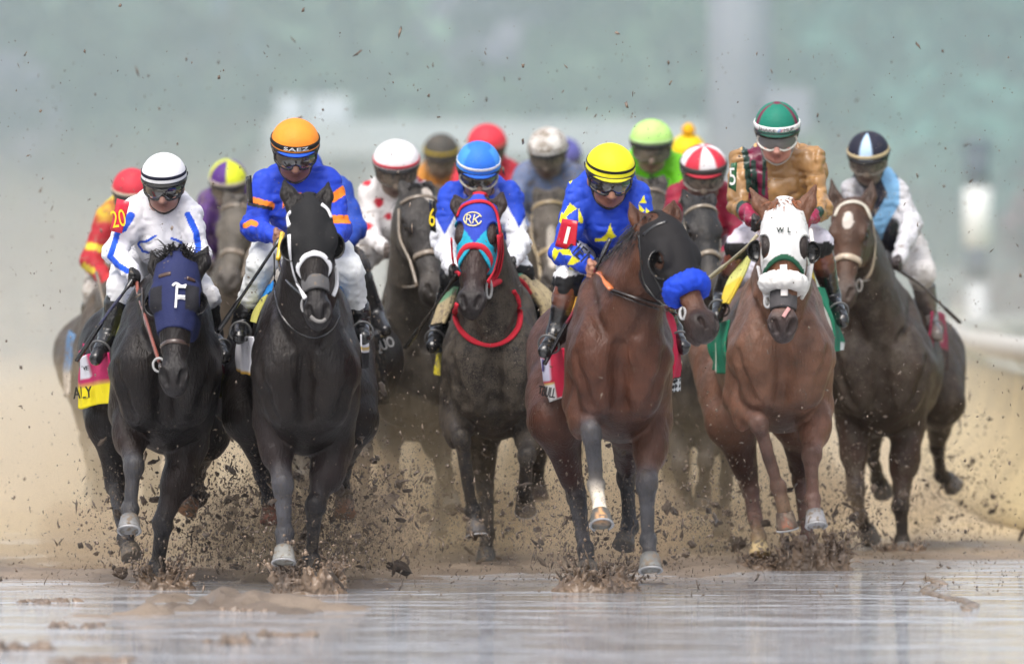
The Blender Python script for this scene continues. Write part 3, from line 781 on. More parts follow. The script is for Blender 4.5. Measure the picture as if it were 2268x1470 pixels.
    mk('goggles', *tube([surf(x, z) for x, z in outl], .0068, 8, True), PLAST(), root, rgba(gc, .3))
    gl = bpy.data.objects[-1] if False else COL.objects[-1]
    vs = []; fs = []
    for kk in range(6):
        for (x, z) in outl: vs.append(surf(x*kk/5, z*kk/5+(0 if kk else 0))+f*(.004*(1-kk/5)))
    for kk in range(5):
        for i in range(n): l = (i+1) % n; fs.append([kk*n+i, (kk+1)*n+i, (kk+1)*n+l, kk*n+l])
    fs = [q[::-1] for q in fs]
    mk('lens', vs, fs, lensmat() if not j.get('lensmud') else PLAST(), root, rgba(j.get('lenscol', (.05, .045, .04)), j.get('lensmud', 0)))
    COL.objects[-1].parent = gl
    for q in (-1, 1):
        mk('goggle_strap', *tube([surf(q*.095, 0), at(q*.106, .01, -.03), at(q*.113, -.05, -.005)], [.012, .011, .011], 6, flat=.3, flatdir=rt), CLOTH(), root, rgba(j.get('gstrap', (.03, .03, .03)), .3))
    if fine:
        mk('chin_strap', *tube(curve([at(-.098, .0, -.02), at(-.082, .02, -.09), at(-.055, .05, -.150), at(0, .065, -.178), at(.055, .05, -.150), at(.082, .02, -.09), at(.098, .0, -.02)], 5), .006, 6), LEATH(), root, rgba(j.get('chin', (.015, .015, .015)), .2))
    # stirrup irons around the feet belong to the saddle of the horse
    if j.get('horse') is not None and fine:
        for kn, an, to in j['leg']:
            a_, t_ = W(an), W(to); fd = nrm(t_-a_); c_ = lerp(a_, t_, .62)+V(0, 0, -.01); sv = nrm(np.cross(fd, V(0, 0, 1))); uv = np.cross(sv, fd)
            pts = [c_+sv*.050*math.cos(t)+uv*(.055*math.sin(t) if math.sin(t) > 0 else .042*math.sin(t)) for t in np.linspace(0, 2*math.pi, 24, endpoint=False)]
            mk('stirrup', *tube(pts, .0055, 6, True), METAL(), j['horse']['root'], V(.12, .12, .12, .2))
            COL.objects[-1]
    for m, k in zip(range(99), ()): pass
    j.update(root=root, A=A, Br=Br, Bo=Bo, at=at, Bc=Bc, rt=rt, up=up, f=f, rx=rx, ry=ry, rz=rz, W=W, cap=cap, jacket=[o for o in root.children if o.name.startswith('silk_jacket')][0], S=[(A, 0)])
    return j
def cap_text(j, body, z, h, col, a0=0.0, width=None, name='lettering', shear=0.0):
    """writing bent around the front of the cap band"""
    v, f = text2d(body, shear); v = v-(v.max(0)+v.min(0))/2; v = v*(h/(v[:, 1].max()-v[:, 1].min()))
    if width: v[:, 0] *= width/(v[:, 0].max()-v[:, 0].min())
    rx, ry, rz = j['rx'], j['ry'], j['rz']; ph = math.radians(a0)+v[:, 0]/rx
    zz = z+v[:, 1]; kx = np.cos(np.arcsin(np.clip(zz/rz, 0, 1)))**.92+.055
    Q = j['Bc']+(rx*kx*np.sin(ph))[:, None]*j['rt']+(ry*kx*np.cos(ph))[:, None]*j['f']+zz[:, None]*j['up']
    n = len(Q); Q2 = Q-j['f']*.004
    return mk(name, np.concatenate([Q, Q2]), [list(q) for q in f]+[[i+n for i in q[::-1]] for q in f], CLOTH(), j['cap'], rgba(col), smooth=False)
def badge(j, corners, col, body, tcol, rot=0.0, hpx=40, c=None, sx=1.0, dy=-.05, name='number_badge'):
    """armband number: a bent card tied on the sleeve, corners in order tl tr br bl"""
    cxm = np.mean([p[0] for p in corners]); cym = np.mean([p[1] for p in corners]); md = j['D']+dy
    slope = j.get('badgeslope', .002)
    tl, tr, br, bl = [P(p[0], p[1], md+(cxm-p[0])*slope) for p in corners]
    bulge = V(0, -.02, 0); tm, bm_ = (tl+tr)/2+bulge, (bl+br)/2+bulge
    v, f, _ = sheet([[tl, tm, tr], [bl, bm_, br]], .005, 14, 8)
    o = mk(name, v, f, PLAST(), j['root'], rgba(col, .1))
    if body:
        x0 = np.mean([p[0] for p in corners]) if c is None else c[0]; y0 = np.mean([p[1] for p in corners]) if c is None else c[1]
        tv, tf = text2d(body) if isinstance(body, str) else body
        tv = tv-(tv.max(0)+tv.min(0))/2; tv = tv*(hpx/(tv[:, 1].max()-tv[:, 1].min())); tv[:, 0] *= sx
        r = math.radians(rot); x = x0+tv[:, 0]*math.cos(r)-tv[:, 1]*math.sin(r); y = y0-(tv[:, 0]*math.sin(r)+tv[:, 1]*math.cos(r))
        nr = nrm(np.cross(tr-tl, bl-tl)); nr = -nr if nr[1] > 0 else nr
        p0 = (tm+bm_)/2+V(0, -.006, 0); dr = np.stack([(x-CX)/F, np.ones_like(x), (HY-y)/F], -1); t = ((p0-V(0, 0, HC))@nr)/(dr@nr); Q = V(0, 0, HC)+dr*t[:, None]
        n = len(Q); mk('lettering', np.concatenate([Q, Q+V(0, .003, 0)]), [list(q) for q in tf]+[[i+n for i in q[::-1]] for q in tf], CLOTH(), o, rgba(tcol), smooth=False)
    return o
def make_whip(j, pts, label, col=(.012, .012, .014), col2=None):
    Q = curve([j['W'](p) for p in pts], 8); n = len(Q); t = np.linspace(0, 1, n)
    r = np.where(t < .22, .012, np.where(t < .72, .0085, .0135))
    c = np.tile(rgba(col, .1), (n, 1))
    if col2 is not None: c[(t > .35) & (t < .72)] = rgba(col2)
    b = Q.mean(0); v, f = tube(Q, r, 8, flat=.8)
    o = mk('riding_whip', v, f, LEATH(), None, np.repeat(c, 8, 0), origin=b)
    return tag(o, label, 'whip', 'whips held by the jockeys')
def band(c, px, poly, w, col, cond=None, m=.05):
    """paints a stripe of the fabric: all points of the cloth nearer than w pixels-at-that-size to the line"""
    x, y = px; best = np.full(len(x), 1e9)
    for (a, b) in zip(poly[:-1], poly[1:]):
        dx, dy = b[0]-a[0], b[1]-a[1]; t = np.clip(((x-a[0])*dx+(y-a[1])*dy)/(dx*dx+dy*dy+1e-9), 0, 1)
        best = np.minimum(best, np.hypot(x-a[0]-t*dx, y-a[1]-t*dy))
    k = best < w
    if cond is not None: k &= cond
    c[k] = rgba(col, m)
def inpoly(px, poly):
    x, y = px; k = np.zeros(len(x), bool); n = len(poly)
    for i in range(n):
        (x1, y1), (x2, y2) = poly[i], poly[(i+1) % n]
        k ^= ((y1 > y) != (y2 > y)) & (x < (x2-x1)*(y-y1)/(y2-y1+1e-12)+x1)
    return k
# ------------------------------------------------------------------ the place: sloppy track, standing water, rail, infield, trees
def ground():
    xs = np.concatenate([np.linspace(-400, -30, 12), np.linspace(-26, -8, 10), np.linspace(-7, -4, 20), np.linspace(-3.9, 3.9, 260), np.linspace(4, 7, 20), np.linspace(8, 26, 10), np.linspace(30, 400, 12)])
    ys = np.concatenate([np.linspace(-30, 20, 8), np.linspace(22, 33, 20), np.linspace(33.2, 52, 380), np.linspace(52.2, 62, 60), np.linspace(63, 110, 40), np.linspace(115, 300, 25), np.linspace(330, 1500, 12)])
    X, Y = np.meshgrid(xs, ys, indexing='ij'); Q = np.stack([X, Y, 0*X], -1)
    z = .016*vnoise(Q, .55, 1)+.014*vnoise(Q*V(1, .8, 1), 1.6, 2)+.014*vnoise(Q*V(1, .7, 1), 4.5, 3)+.012*vnoise(Q, 11, 4)+.006*vnoise(Q, 24, 5)
    lump = np.clip(vnoise(Q*V(1, .6, 1), 3.2, 9)-.22, 0, 1)*.13*np.clip(1.15-np.abs(X+1.25)/1.0, 0, 1)*np.clip((Y-39.5)/2, 0, 1)*(1+.6*vnoise(Q, 14, 21))
    sm = np.clip((X-.6)/1.4, 0, 1); Y0 = 46.6+5.0*sm*sm*(3-2*sm)+1.0*vnoise(Q*V(1, .35, 1), .9, 17)
    near = np.clip((Y0-Y)/1.4, 0, 1)*np.clip((Y-15)/8, 0, 1)
    wet = np.clip((X+.2)/1.4+.45*vnoise(Q, .5, 12), 0, 1)            # clean sheet of water on the right, churned mud on the left
    z = z*(.45+.55*(1-near*wet))+lump*near*.9-.037*near-.020*near*wet+.010*(1-near)
    far = np.clip((Y-60)/60, 0, 1); z = z*(1-far)+.0*far
    inn = np.clip((X-(5.4+.0*Y))/1.0, 0, 1)
    z = z+.0*inn
    v = np.stack([X, Y, z], -1).reshape(-1, 3); nx, ny = X.shape
    I = np.arange(nx*ny).reshape(nx, ny)
    q = np.stack([I[:-1, :-1], I[1:, :-1], I[1:, 1:], I[:-1, 1:]], -1).reshape(-1, 4)
    m, nt, b = newmat('wet_track_sand'); L = nt.links
    tc = N(nt, 'ShaderNodeTexCoord')
    n1 = N(nt, 'ShaderNodeTexNoise'); n1.inputs['Scale'].default_value = 1.3; n1.inputs['Detail'].default_value = 8; n1.inputs['Roughness'].default_value = .65; L.new(tc.outputs['Object'], n1.inputs['Vector'])
    cr = N(nt, 'ShaderNodeValToRGB'); e = cr.color_ramp.elements; e[0].position = .30; e[0].color = (.30, .23, .15, 1); e[1].position = .72; e[1].color = (.50, .405, .245, 1); L.new(n1.outputs[0], cr.inputs[0])
    at = N(nt, 'ShaderNodeAttribute'); at.attribute_name = 'Col'; mx = N(nt, 'ShaderNodeMix'); mx.data_type = 'RGBA'; c2 = N(nt, 'ShaderNodeValToRGB'); e = c2.color_ramp.elements; e[0].position = .3; e[0].color = (.105, .080, .060, 1); e[1].position = .7; e[1].color = (.26, .205, .155, 1); L.new(n1.outputs[0], c2.inputs[0])
    L.new(at.outputs['Fac'], mx.inputs[0]); L.new(cr.outputs[0], mx.inputs[6]); L.new(c2.outputs[0], mx.inputs[7]); L.new(mx.outputs[2], b.inputs['Base Color'])
    mr = N(nt, 'ShaderNodeMapRange'); mr.inputs[1].default_value = .35; mr.inputs[2].default_value = .6; mr.inputs[3].default_value = .35; mr.inputs[4].default_value = .75; L.new(n1.outputs[0], mr.inputs[0]); L.new(mr.outputs[0], b.inputs['Roughness'])
    n2 = N(nt, 'ShaderNodeTexNoise'); n2.inputs['Scale'].default_value = 25; n2.inputs['Detail'].default_value = 6; L.new(tc.outputs['Object'], n2.inputs['Vector'])
    bp = N(nt, 'ShaderNodeBump'); bp.inputs['Strength'].default_value = .5; bp.inputs['Distance'].default_value = .02; L.new(n2.outputs[0], bp.inputs['Height']); L.new(bp.outputs[0], b.inputs['Normal'])
    wt = np.clip((56-Y)/6, 0, 1).ravel(); tag(mk('ground', v, q, m, None, np.stack([wt, wt, wt, wt], -1)), kind='structure')
    # standing water: level sheet, ground shows where it rises above
    m, nt, b = newmat('muddy_water'); L = nt.links; b.inputs['Base Color'].default_value = (.40, .412, .435, 1); b.inputs['Roughness'].default_value = .045; b.inputs['IOR'].default_value = 1.55; b.inputs['Specular IOR Level'].default_value = .8
    tc = N(nt, 'ShaderNodeTexCoord'); hs_ = []
    for sc, st in ((1.4, (.7, 1, 1)), (4.2, (.55, 1, 1)), (13, (.6, 1, 1))):
        mp = N(nt, 'ShaderNodeMapping'); mp.inputs['Scale'].default_value = st; L.new(tc.outputs['Object'], mp.inputs[0])
        n = N(nt, 'ShaderNodeTexNoise'); n.inputs['Scale'].default_value = sc; n.inputs['Detail'].default_value = 3; L.new(mp.outputs[0], n.inputs['Vector']); hs_.append((n, 1/sc))
    acc = None
    for n, w in hs_:
        mm = N(nt, 'ShaderNodeMath'); mm.operation = 'MULTIPLY_ADD'; mm.inputs[1].default_value = w*WATER_RIPPLE
        L.new(n.outputs[0], mm.inputs[0]); 
        if acc is not None: L.new(acc, mm.inputs[2])
        else: mm.inputs[2].default_value = 0
        acc = mm.outputs[0]
    bp = N(nt, 'ShaderNodeBump'); bp.inputs['Strength'].default_value = 1; bp.inputs['Distance'].default_value = 1.0; L.new(acc, bp.inputs['Height']); L.new(bp.outputs[0], b.inputs['Normal'])
    xs = np.linspace(-7, 7, 30); ys = np.linspace(24, 60, 60); X, Y = np.meshgrid(xs, ys, indexing='ij'); I = np.arange(X.size).reshape(X.shape)
    q = np.stack([I[:-1, :-1], I[1:, :-1], I[1:, 1:], I[:-1, 1:]], -1).reshape(-1, 4)
    tag(mk('puddle_water', np.stack([X, Y, 0*X], -1).reshape(-1, 3), q, m), kind='structure')
WATER_RIPPLE = .17

def plain(name, col, rough=.7, noise=None, var=.3):
    if name in MATS: return MATS[name]
    m, nt, b = newmat(name); L = nt.links; b.inputs['Roughness'].default_value = rough; b.inputs['Base Color'].default_value = (*col, 1)
    if noise:
        tc = N(nt, 'ShaderNodeTexCoord'); n = N(nt, 'ShaderNodeTexNoise'); n.inputs['Scale'].default_value = noise; n.inputs['Detail'].default_value = 6; L.new(tc.outputs['Object'], n.inputs['Vector'])
        cr = N(nt, 'ShaderNodeValToRGB'); e = cr.color_ramp.elements; e[0].position = .3; e[1].position = .7
        e[0].color = (*[c*(1-var) for c in col], 1); e[1].color = (*[min(1, c*(1+var)) for c in col], 1); L.new(n.outputs[0], cr.inputs[0]); L.new(cr.outputs[0], b.inputs['Base Color'])
    MATS[name] = m; return m
def boxv(x0, x1, y0, y1, z0, z1):
    v = [(x, y, z) for x in (x0, x1) for y in (y0, y1) for z in (z0, z1)]
    return np.array(v), [[0, 1, 3, 2], [4, 6, 7, 5], [0, 4, 5, 1], [2, 3, 7, 6], [0, 2, 6, 4], [1, 5, 7, 3]]
def leafmat(name, col):
    if name in MATS: return MATS[name]
    m, nt, b = newmat(name); L = nt.links; oi = N(nt, 'ShaderNodeAttribute'); oi.attribute_name = 'Col'; L.new(oi.outputs['Color'], b.inputs['Base Color'])
    b.inputs['Roughness'].default_value = .6; MATS[name] = m; return m
def make_tree(x, y, hgt, rad, col, label, seed, nleaf=5200, trunk=(.10, .085, .07), zlo=.12):
    rng = np.random.default_rng(seed); root = empty('tree', (x, y, 0), label, 'tree', 'trees beyond the track')
    mb = MB(); pts = [V(x, y, -.1)]
    for t in np.linspace(.15, .8, 5): pts.append(V(x+rng.normal(0, .12), y+rng.normal(0, .12), hgt*t))
    v, f = tube(curve(pts, 4), np.linspace(.32, .08, 21)*hgt/9, 9); mb.add(v, f, rgba(trunk))
    cl = []
    for i in range(26):
        z = hgt*rng.uniform(zlo+.04, .97); w = math.sin(math.pi*min(1, max(.08, (z/hgt-zlo)/(1-zlo))**.75))**.6*rad; an = rng.uniform(0, 6.28); r = w*rng.uniform(.25, .95)
        c = V(x+r*math.cos(an), y+r*math.sin(an), z); cl.append((c, rng.uniform(.10, .19)*hgt, rng.uniform(.6, 1.35)))
        b0 = V(x, y, max(.15*hgt, z-.35*r-.3)); v, f = tube(curve([b0, (b0+c)/2+V(0, 0, .1*r), c], 3), np.linspace(.075, .02, 7)*hgt/9, 5); mb.add(v, f, rgba(trunk))
    mb.build('trunk', leafmat('bark', trunk), root, origin=None)
    k = rng.integers(0, len(cl), nleaf); C = np.array([cl[i][0] for i in k]); Rr = np.array([cl[i][1] for i in k]); sh = np.array([cl[i][2] for i in k])
    d = rng.normal(0, 1, (nleaf, 3)); d /= np.linalg.norm(d, axis=1, keepdims=True); Pp = C+d*(Rr*rng.uniform(.35, 1.05, nleaf))[:, None]*V(1, 1, .8)
    Pp[:, 2] = np.maximum(Pp[:, 2], .25)
    n = rng.normal(0, 1, (nleaf, 3))+V(0, -.2, .8); n /= np.linalg.norm(n, axis=1, keepdims=True); t1 = np.cross(n, rng.normal(0, 1, (nleaf, 3))); t1 /= np.linalg.norm(t1, axis=1, keepdims=True); t2 = np.cross(n, t1)
    s = rng.uniform(.10, .24, nleaf)[:, None]*hgt/9*1.5
    vs = np.stack([Pp-t1*s, Pp-t2*s*.55, Pp+t1*s, Pp+t2*s*.55], 1).reshape(-1, 3); q = np.arange(nleaf*4).reshape(-1, 4)
    cc = np.array(col)[None, :]*(sh*rng.uniform(.75, 1.25, nleaf))[:, None]; c4 = np.repeat(np.concatenate([cc, np.ones((nleaf, 1))], 1), 4, 0)
    mk('crown', vs, q, leafmat('leaves', col), root, c4, smooth=False)
    return root
def volume(name, density, color, v, f, aniso=.2):
    m = bpy.data.materials.new(name); m.use_nodes = True; nt = m.node_tree
    for n in list(nt.nodes): nt.nodes.remove(n)
    o = nt.nodes.new('ShaderNodeOutputMaterial'); p = nt.nodes.new('ShaderNodeVolumePrincipled'); p.inputs['Color'].default_value = (*color, 1); p.inputs['Density'].default_value = density; p.inputs['Anisotropy'].default_value = aniso
    nt.links.new(p.outputs[0], o.inputs['Volume'])
    return tag(mk(name, v, f, m), kind='stuff')
def background():
    # infield lawn, a low sheet beyond the rail
    def area(name, pts, z, mat):
        v = np.array([(x, y, z) for x, y in pts]); return tag(mk(name, v, [list(range(len(pts)))], mat, smooth=False), kind='structure')
    area('infield_grass', [(4.6, 46), (60, 40), (160, 90), (160, 300), (24, 300), (10, 130), (5.6, 96), (4.4, 75), (4.1, 61)], .07, plain('lawn', (.07, .17, .06), .8, 3.0))
    # inner rail: white rail curving away, posts underneath
    rr = empty('running_rail', (3.5, 61, 0), 'white running rail curving away on the right with a yellowish apron below', 'rail')
    pts = curve([V(3.7, 46, 1.02), V(3.3, 54, 1.02), V(3.19, 61, 1.02), V(3.5, 75, 1.02), V(4.4, 96, 1.02), V(7, 120, 1.02), V(12, 145, 1.02)], 10)
    mk('rail', *tube(pts, .075, 10), plain('rail_white', (.46, .45, .42), .6), rr)
    mb = []
    for p in pts[2::5]:
        q = curve([p+V(.55, 0, -1.02), p+V(.5, 0, -.45), p+V(.25, 0, -.06), p], 4); mk('post', *tube(q, .035, 8), plain('rail_white', (.8, .8, .78)), rr)
    rows = [[p+V(.05, 0, -.16) for p in pts[::6]], [p+V(-.02, 0, -.55) for p in pts[::6]], [p+V(-.35, 0, -.985) for p in pts[::6]]]
    v, f, c = sheet(rows, .03, 40, 10); mk('apron', v, f, plain('sand_yellow', (.44, .36, .20), .8, 1.2), rr)
    # furlong pole: striped
    po = empty('furlong_pole', (*P(2165, 640, 108)[:2], 0), 'tall pole with dark and white bands standing at the right beyond the rail', 'pole')
    x, y = P(2165, 640, 108)[:2]
    for z0, z1, cc in ((0, 1.49, (.45, .46, .48)), (1.49, 1.86, (.03, .04, .07)), (1.86, 2.52, (.70, .70, .68)), (2.52, 2.95, (.03, .04, .071))):
        mk('pole_section', *tube([V(x, y, z0+.002), V(x, y, (z0+z1)/2), V(x, y, z1)], (.155 if z0 else .12) if cc[0] > .4 else .14, 16), plain('pole%d' % int(cc[0]*1000), cc, .4), po)
    mk('pole_cap', *ball(V(x, y, 2.96), (.17, .17, .08), 8), plain('pole30', (.03, .04, .07)), po)
    # far rail
    fr = empty('far_rail', (0, 150, 0), 'distant white outer rail crossing behind the whole field', 'rail')
    y = 190
    mk('rail', *tube([V(5.5, y, 1.55), V(30, y, 1.55), V(60, y, 1.55)], .16, 8), plain('rail_white', (.8, .8, .78)), fr)
    for i in range(3, 18): mk('post', *tube([V(i*2.4, y+.02, 0), V(i*2.4, y+.02, .7), V(i*2.4, y+.02, 1.5)], .06, 6), plain('rail_white', (.8, .8, .78)), fr)
    # pale horizontal gantry with two white cabins on top, blurred behind the orange and dotted caps
    gt = empty('starting_gate', (*P(1050, 640, 150)[:2], 0), 'long white starting gate with two white cabins on top, out of focus behind the pack', 'gate')
    a, b_ = P(590, 300, 150), P(1560, 300, 150); zt = P(0, 268, 150)[2]; zb = P(0, 345, 150)[2]
    wmat = plain('gate_white', (.30, .33, .35), .5, 1.5, .1)
    mk('beam', *boxv(a[0], b_[0], 149, 151, zb, zt), wmat, gt, smooth=False)
    for c0, c1 in ((616, 672), (690, 772)):
        q0, q1 = P(c0, 215, 150), P(c1, 272, 150); mk('cabin', *boxv(q0[0], q1[0], 149.2, 150.8, zt+.003, q0[2]), plain('cabin_white', (.42, .45, .50)), gt, smooth=False)
    for i in range(9):
        xx = lerp(a[0], b_[0], i/8); mk('stall_post', *boxv(xx-.09, xx+.09, 149.3, 150.7, 0, zb), wmat, gt, smooth=False)
    # grey light tower
    lt = empty('light_tower', (*P(1640, 640, 125)[:2], 0), 'broad pale grey tower rising out of frame behind the green cap', 'tower')
    q = P(1640, 0, 125); mk('mast', *tube([V(q[0], 125, 0), V(q[0], 125, 5), V(q[0], 125, 14)], [.44, .42, .38], 16), plain('tower_grey', (.20, .21, .26), .6, 1.0, .1), lt)
    c = P(1740, 235, 125); mk('cabinet', *boxv(c[0]-.30, c[0]+.30, 124.4, 125.2, c[2]-.35, c[2]+.22), plain('tower_grey', (.20, .21, .26)), lt, smooth=False)
    # clipped hedge closing the far side
    rng = np.random.default_rng(5); n = 9000; Pp = np.stack([rng.uniform(-34, 34, n), 205+rng.uniform(-.9, .9, n), rng.uniform(.1, 3.6, n)+.3*rng.normal(0, .5, n)], -1)
    nn = rng.normal(0, 1, (n, 3))+V(0, -.8, .3); nn /= np.linalg.norm(nn, axis=1, keepdims=True); t1 = np.cross(nn, rng.normal(0, 1, (n, 3))); t1 /= np.linalg.norm(t1, axis=1, keepdims=True); t2 = np.cross(nn, t1); sz = rng.uniform(.2, .4, n)[:, None]
    vs = np.stack([Pp-t1*sz, Pp-t2*sz*.6, Pp+t1*sz, Pp+t2*sz*.6], 1).reshape(-1, 3); cc = np.concatenate([V(.065, .085, .075)[None]*rng.uniform(.6, 1.4, (n, 1))*(1+.35*vnoise(Pp, .25, 3))[:, None], np.ones((n, 1))], 1)
    tag(mk('hedge', vs, np.arange(n*4).reshape(-1, 4), leafmat('leaves', (0, 0, 0)), None, np.repeat(cc, 4, 0), smooth=False), 'long clipped hedge far behind the pack under the blurred trees', 'hedge')
    # trees
    spec = [(-16, 175, 11, 3.6, 0), (-11.5, 168, 10, 3.0, 1), (-8.2, 182, 12, 3.2, 2), (-4.8, 170, 10.5, 3.2, 0), (-.6, 178, 12, 3.4, 1), (2.4, 172, 10.8, 3.0, 3), (5.4, 184, 12, 3.6, 3), (8.4, 170, 11, 3.2, 4), (11.5, 176, 12, 3.4, 2), (15, 170, 11, 3.6, 4), (-20, 172, 11, 3.6, 3), (19.5, 175, 12, 3.6, 1), (-13.6, 190, 13, 3.4, 4), (-2.6, 194, 13.5, 3.6, 2), (6.9, 196, 13, 3.6, 0), (13.2, 195, 13.5, 3.6, 3)]
    cols = [(.050, .095, .060), (.085, .075, .120), (.050, .080, .110), (.055, .130, .060), (.030, .120, .095)]
    names = ['dull green tree', 'grey violet leafed tree', 'blue grey tree', 'fresh green tree', 'deep blue green tree']
    order = sorted(range(len(spec)), key=lambda i: spec[i][0])
    nth = ['leftmost', 'second', 'third', 'fourth', 'fifth', 'sixth', 'seventh', 'eighth', 'eighth from the right', 'seventh from the right', 'sixth from the right', 'fifth from the right', 'fourth from the right', 'third from the right', 'second from the right', 'rightmost']
    for rank, i in enumerate(order):
        x, y, h_, r, k = spec[i]; pos = nth[rank]+(' from the left' if 0 < rank < 8 else '')
        make_tree(x, y, h_, r, cols[k], '%s beyond the track, %s in the blurred row' % (names[k], pos), 40+i)
    for x, y, h_, r, c_, lb in ((7.6, 132, 3.3, 1.6, (.15, .085, .095), 'reddish violet shrub behind the banded pole, left of the pair'), (11.4, 130, 3.2, 1.8, (.14, .10, .13), 'reddish violet shrub at the right picture edge behind the banded pole')):
        make_tree(x, y, h_, r, c_, lb, 90+int(x), 2600, zlo=.02)['category'] = 'shrub'
ground(); background()
BLK = (.013, .011, .011); WHT = (.72, .72, .74)
# ================= front row, left: black horse in a navy hood, jockey in white
h20 = make_horse(dict(D=46, label='black horse in a navy blue hood, leftmost of the front row', chest=(371, 800), hw=.265, hh=.41, rump=(335, 775), rhw=.31,
  body=(.016, .0125, .012), legcols=[(.060, .060, .066), (.022, .021, .023)], legs=(.028, .027, .030), muz=(.035, .032, .033), forearm=(.030, .018, .015), mud=.26, mudleg=.45,
  poll=(393, 575), nose=(385, 858), polldy=-.92, nosedy=-1.2, yaw=-6, ears=[((335, 556), (352, 612)), ((461, 545), (433, 606))], fluff=1.3, lockn=170, locklen=.17, lockr=.006,
  fore=[[(283, 915, -.35), (297, 1035, -.62), (288, 1128, -.60), (287, 1160, -.66)], [(418, 985, -.30), (360, 1160, -.42), (349, 1255, -.35), (347, 1292, -.40)]],
  hind=[[(250, 930, .65), (255, 1070, .75), (276, 1190, .45), (290, 1222, .38)], [(447, 960, .9), (433, 1045, 1.35), (440, 1100, 1.55), (418, 1122, 1.50)]],
  hoofcol=[(.20, .20, .20), (.1, .09, .08), (.09, .075, .06), (.30, .16, .09)]))
navy = (.018, .024, .085)
hood(h20, .58, (.345, .018), lambda x, t, y: np.where((np.abs(np.abs(x)-.078) < .028)[:, None] & (np.abs(t-.36) < .09)[:, None], rgba((.015, .015, .02), .2)[None], rgba(navy, .12)[None]), eye_r=(.034, .036))
lettering('F', h20['S'], 46, (399, 657), 50, WHT, h20['hoodobj'], rot=-4, sx=.85, bold=-.01)
band_pts = [(382, 633), (390, 627), (402, 634), (413, 631)]
strap(h20, band_pts, .006, WHT, 'lettering', CLOTH(), .006, parent=h20['hoodobj'], S=h20['S'])
strap(h20, [(390, 662), (400, 660), (410, 662)], .005, WHT, 'lettering', CLOTH(), .006, parent=h20['hoodobj'])
cups(h20, .36, .02, .052, (.013, .013, .015))
ring(h20, .68, .012, (.055, .035, .028, .2), 'noseband', LEATH(), flat=.35, off=.002)
strap(h20, [(352, 612), (372, 606), (378, 606)], .010, (.06, .03, .02), 'browband'); strap(h20, [(414, 615), (432, 622)], .010, (.06, .03, .02), 'browband')
strap(h20, [(316, 640), (318, 700), (332, 745), (348, 790), (355, 815)], .009, (.05, .04, .035), 'cheek_strap')
mk('bit_ring', *tube([h20['W']((352+13*math.cos(t), 808+15*math.sin(t), -1.13)) for t in np.linspace(0, 6.28, 20, endpoint=False)], .006, 6, True), METAL(), h20['root'], V(.4, .4, .4, 0))
freeline(h20, [(352, 800, -1.1), (335, 745, -.95), (318, 690, -.7), (306, 650, -.45), (303, 622, -.36)], .009, (.22, .07, .05), 'reins')
g20 = [[(246, 780, -.10), (205, 782, .15), (180, 790, .45), (182, 760, .8)], [(247, 840, -.10), (210, 846, .15), (180, 852, .45), (186, 830, .8)], [(244, 893, -.08), (212, 896, .17), (178, 906, .45), (184, 880, .8)]]
def c20(uv):
    u, w = uv[:, 0], uv[:, 1]; c = np.tile(rgba((.42, .02, .10), .12), (len(uv), 1)); c[w > .52] = rgba((.55, .30, .08), .1); c[w > .56] = rgba((.80, .66, .01), .12); c[(w < .40) & (u > .40) & (u < .62)] = rgba((.6, .6, .65), .1); return c
cloth(h20, g20, c20)
cloth_text(h20, 'ALY', (192, 868), 26, (.02, .02, .01), [g20[1][1], g20[1][2], g20[2][1]], rot=4, sx=.62)
cloth_text(h20, 'IVE', (198, 814), 9, (.02, .02, .02), [g20[0][1], g20[0][2], g20[1][1]], rot=0, sx=.9)
cloth(h20, [[(468, 790, -.05), (490, 795, .15), (499, 800, .5)], [(468, 830, -.05), (490, 838, .15), (499, 842, .5)], [(465, 878, -.05), (488, 880, .15), (498, 878, .5)]], lambda uv: np.where((uv[:, 1] > .35)[:, None], rgba((.10, .10, .015), .5)[None], np.where((uv[:, 1] < .12)[:, None], rgba((.6, .6, .65), .2)[None], rgba((.12, .015, .03), .3)[None])))
cloth(h20, [[(302, 650, -.10), (282, 668, .10)], [(297, 672, -.10), (270, 705, .10)]], lambda uv: np.tile(rgba((.02, .16, .60), .1), (len(uv), 1)), 'saddle_pad', .004)
cloth(h20, [[(282, 690, -.10), (268, 700, .10)], [(262, 735, -.08), (246, 760, .10)]], lambda uv: np.tile(rgba((.16, .17, .03), .3), (len(uv), 1)), 'saddle_pad', .004)
def pat20(v, c, k):
    L = v[:, 0] < k['ms'][0]; B_ = (.015, .09, .62); px = k['px']; fr = v[:, 1] < k['D']+.25
    band(c, px, [(290, 478), (272, 506)], 9, B_, L & fr); band(c, px, [(260, 518), (250, 550), (244, 568), (262, 588), (282, 600)], 6.5, B_, L)
    band(c, px, [(416, 476), (434, 514), (439, 545), (434, 588)], 7, B_, ~L & fr)
    band(c, px, [(306, 541), (310, 536), (326, 534), (345, 522)], 2.6, B_, fr); band(c, px, [(306, 541), (316, 556), (330, 560)], 2.6, B_, fr); band(c, px, [(380, 528), (402, 536), (396, 552)], 2.6, B_, fr)
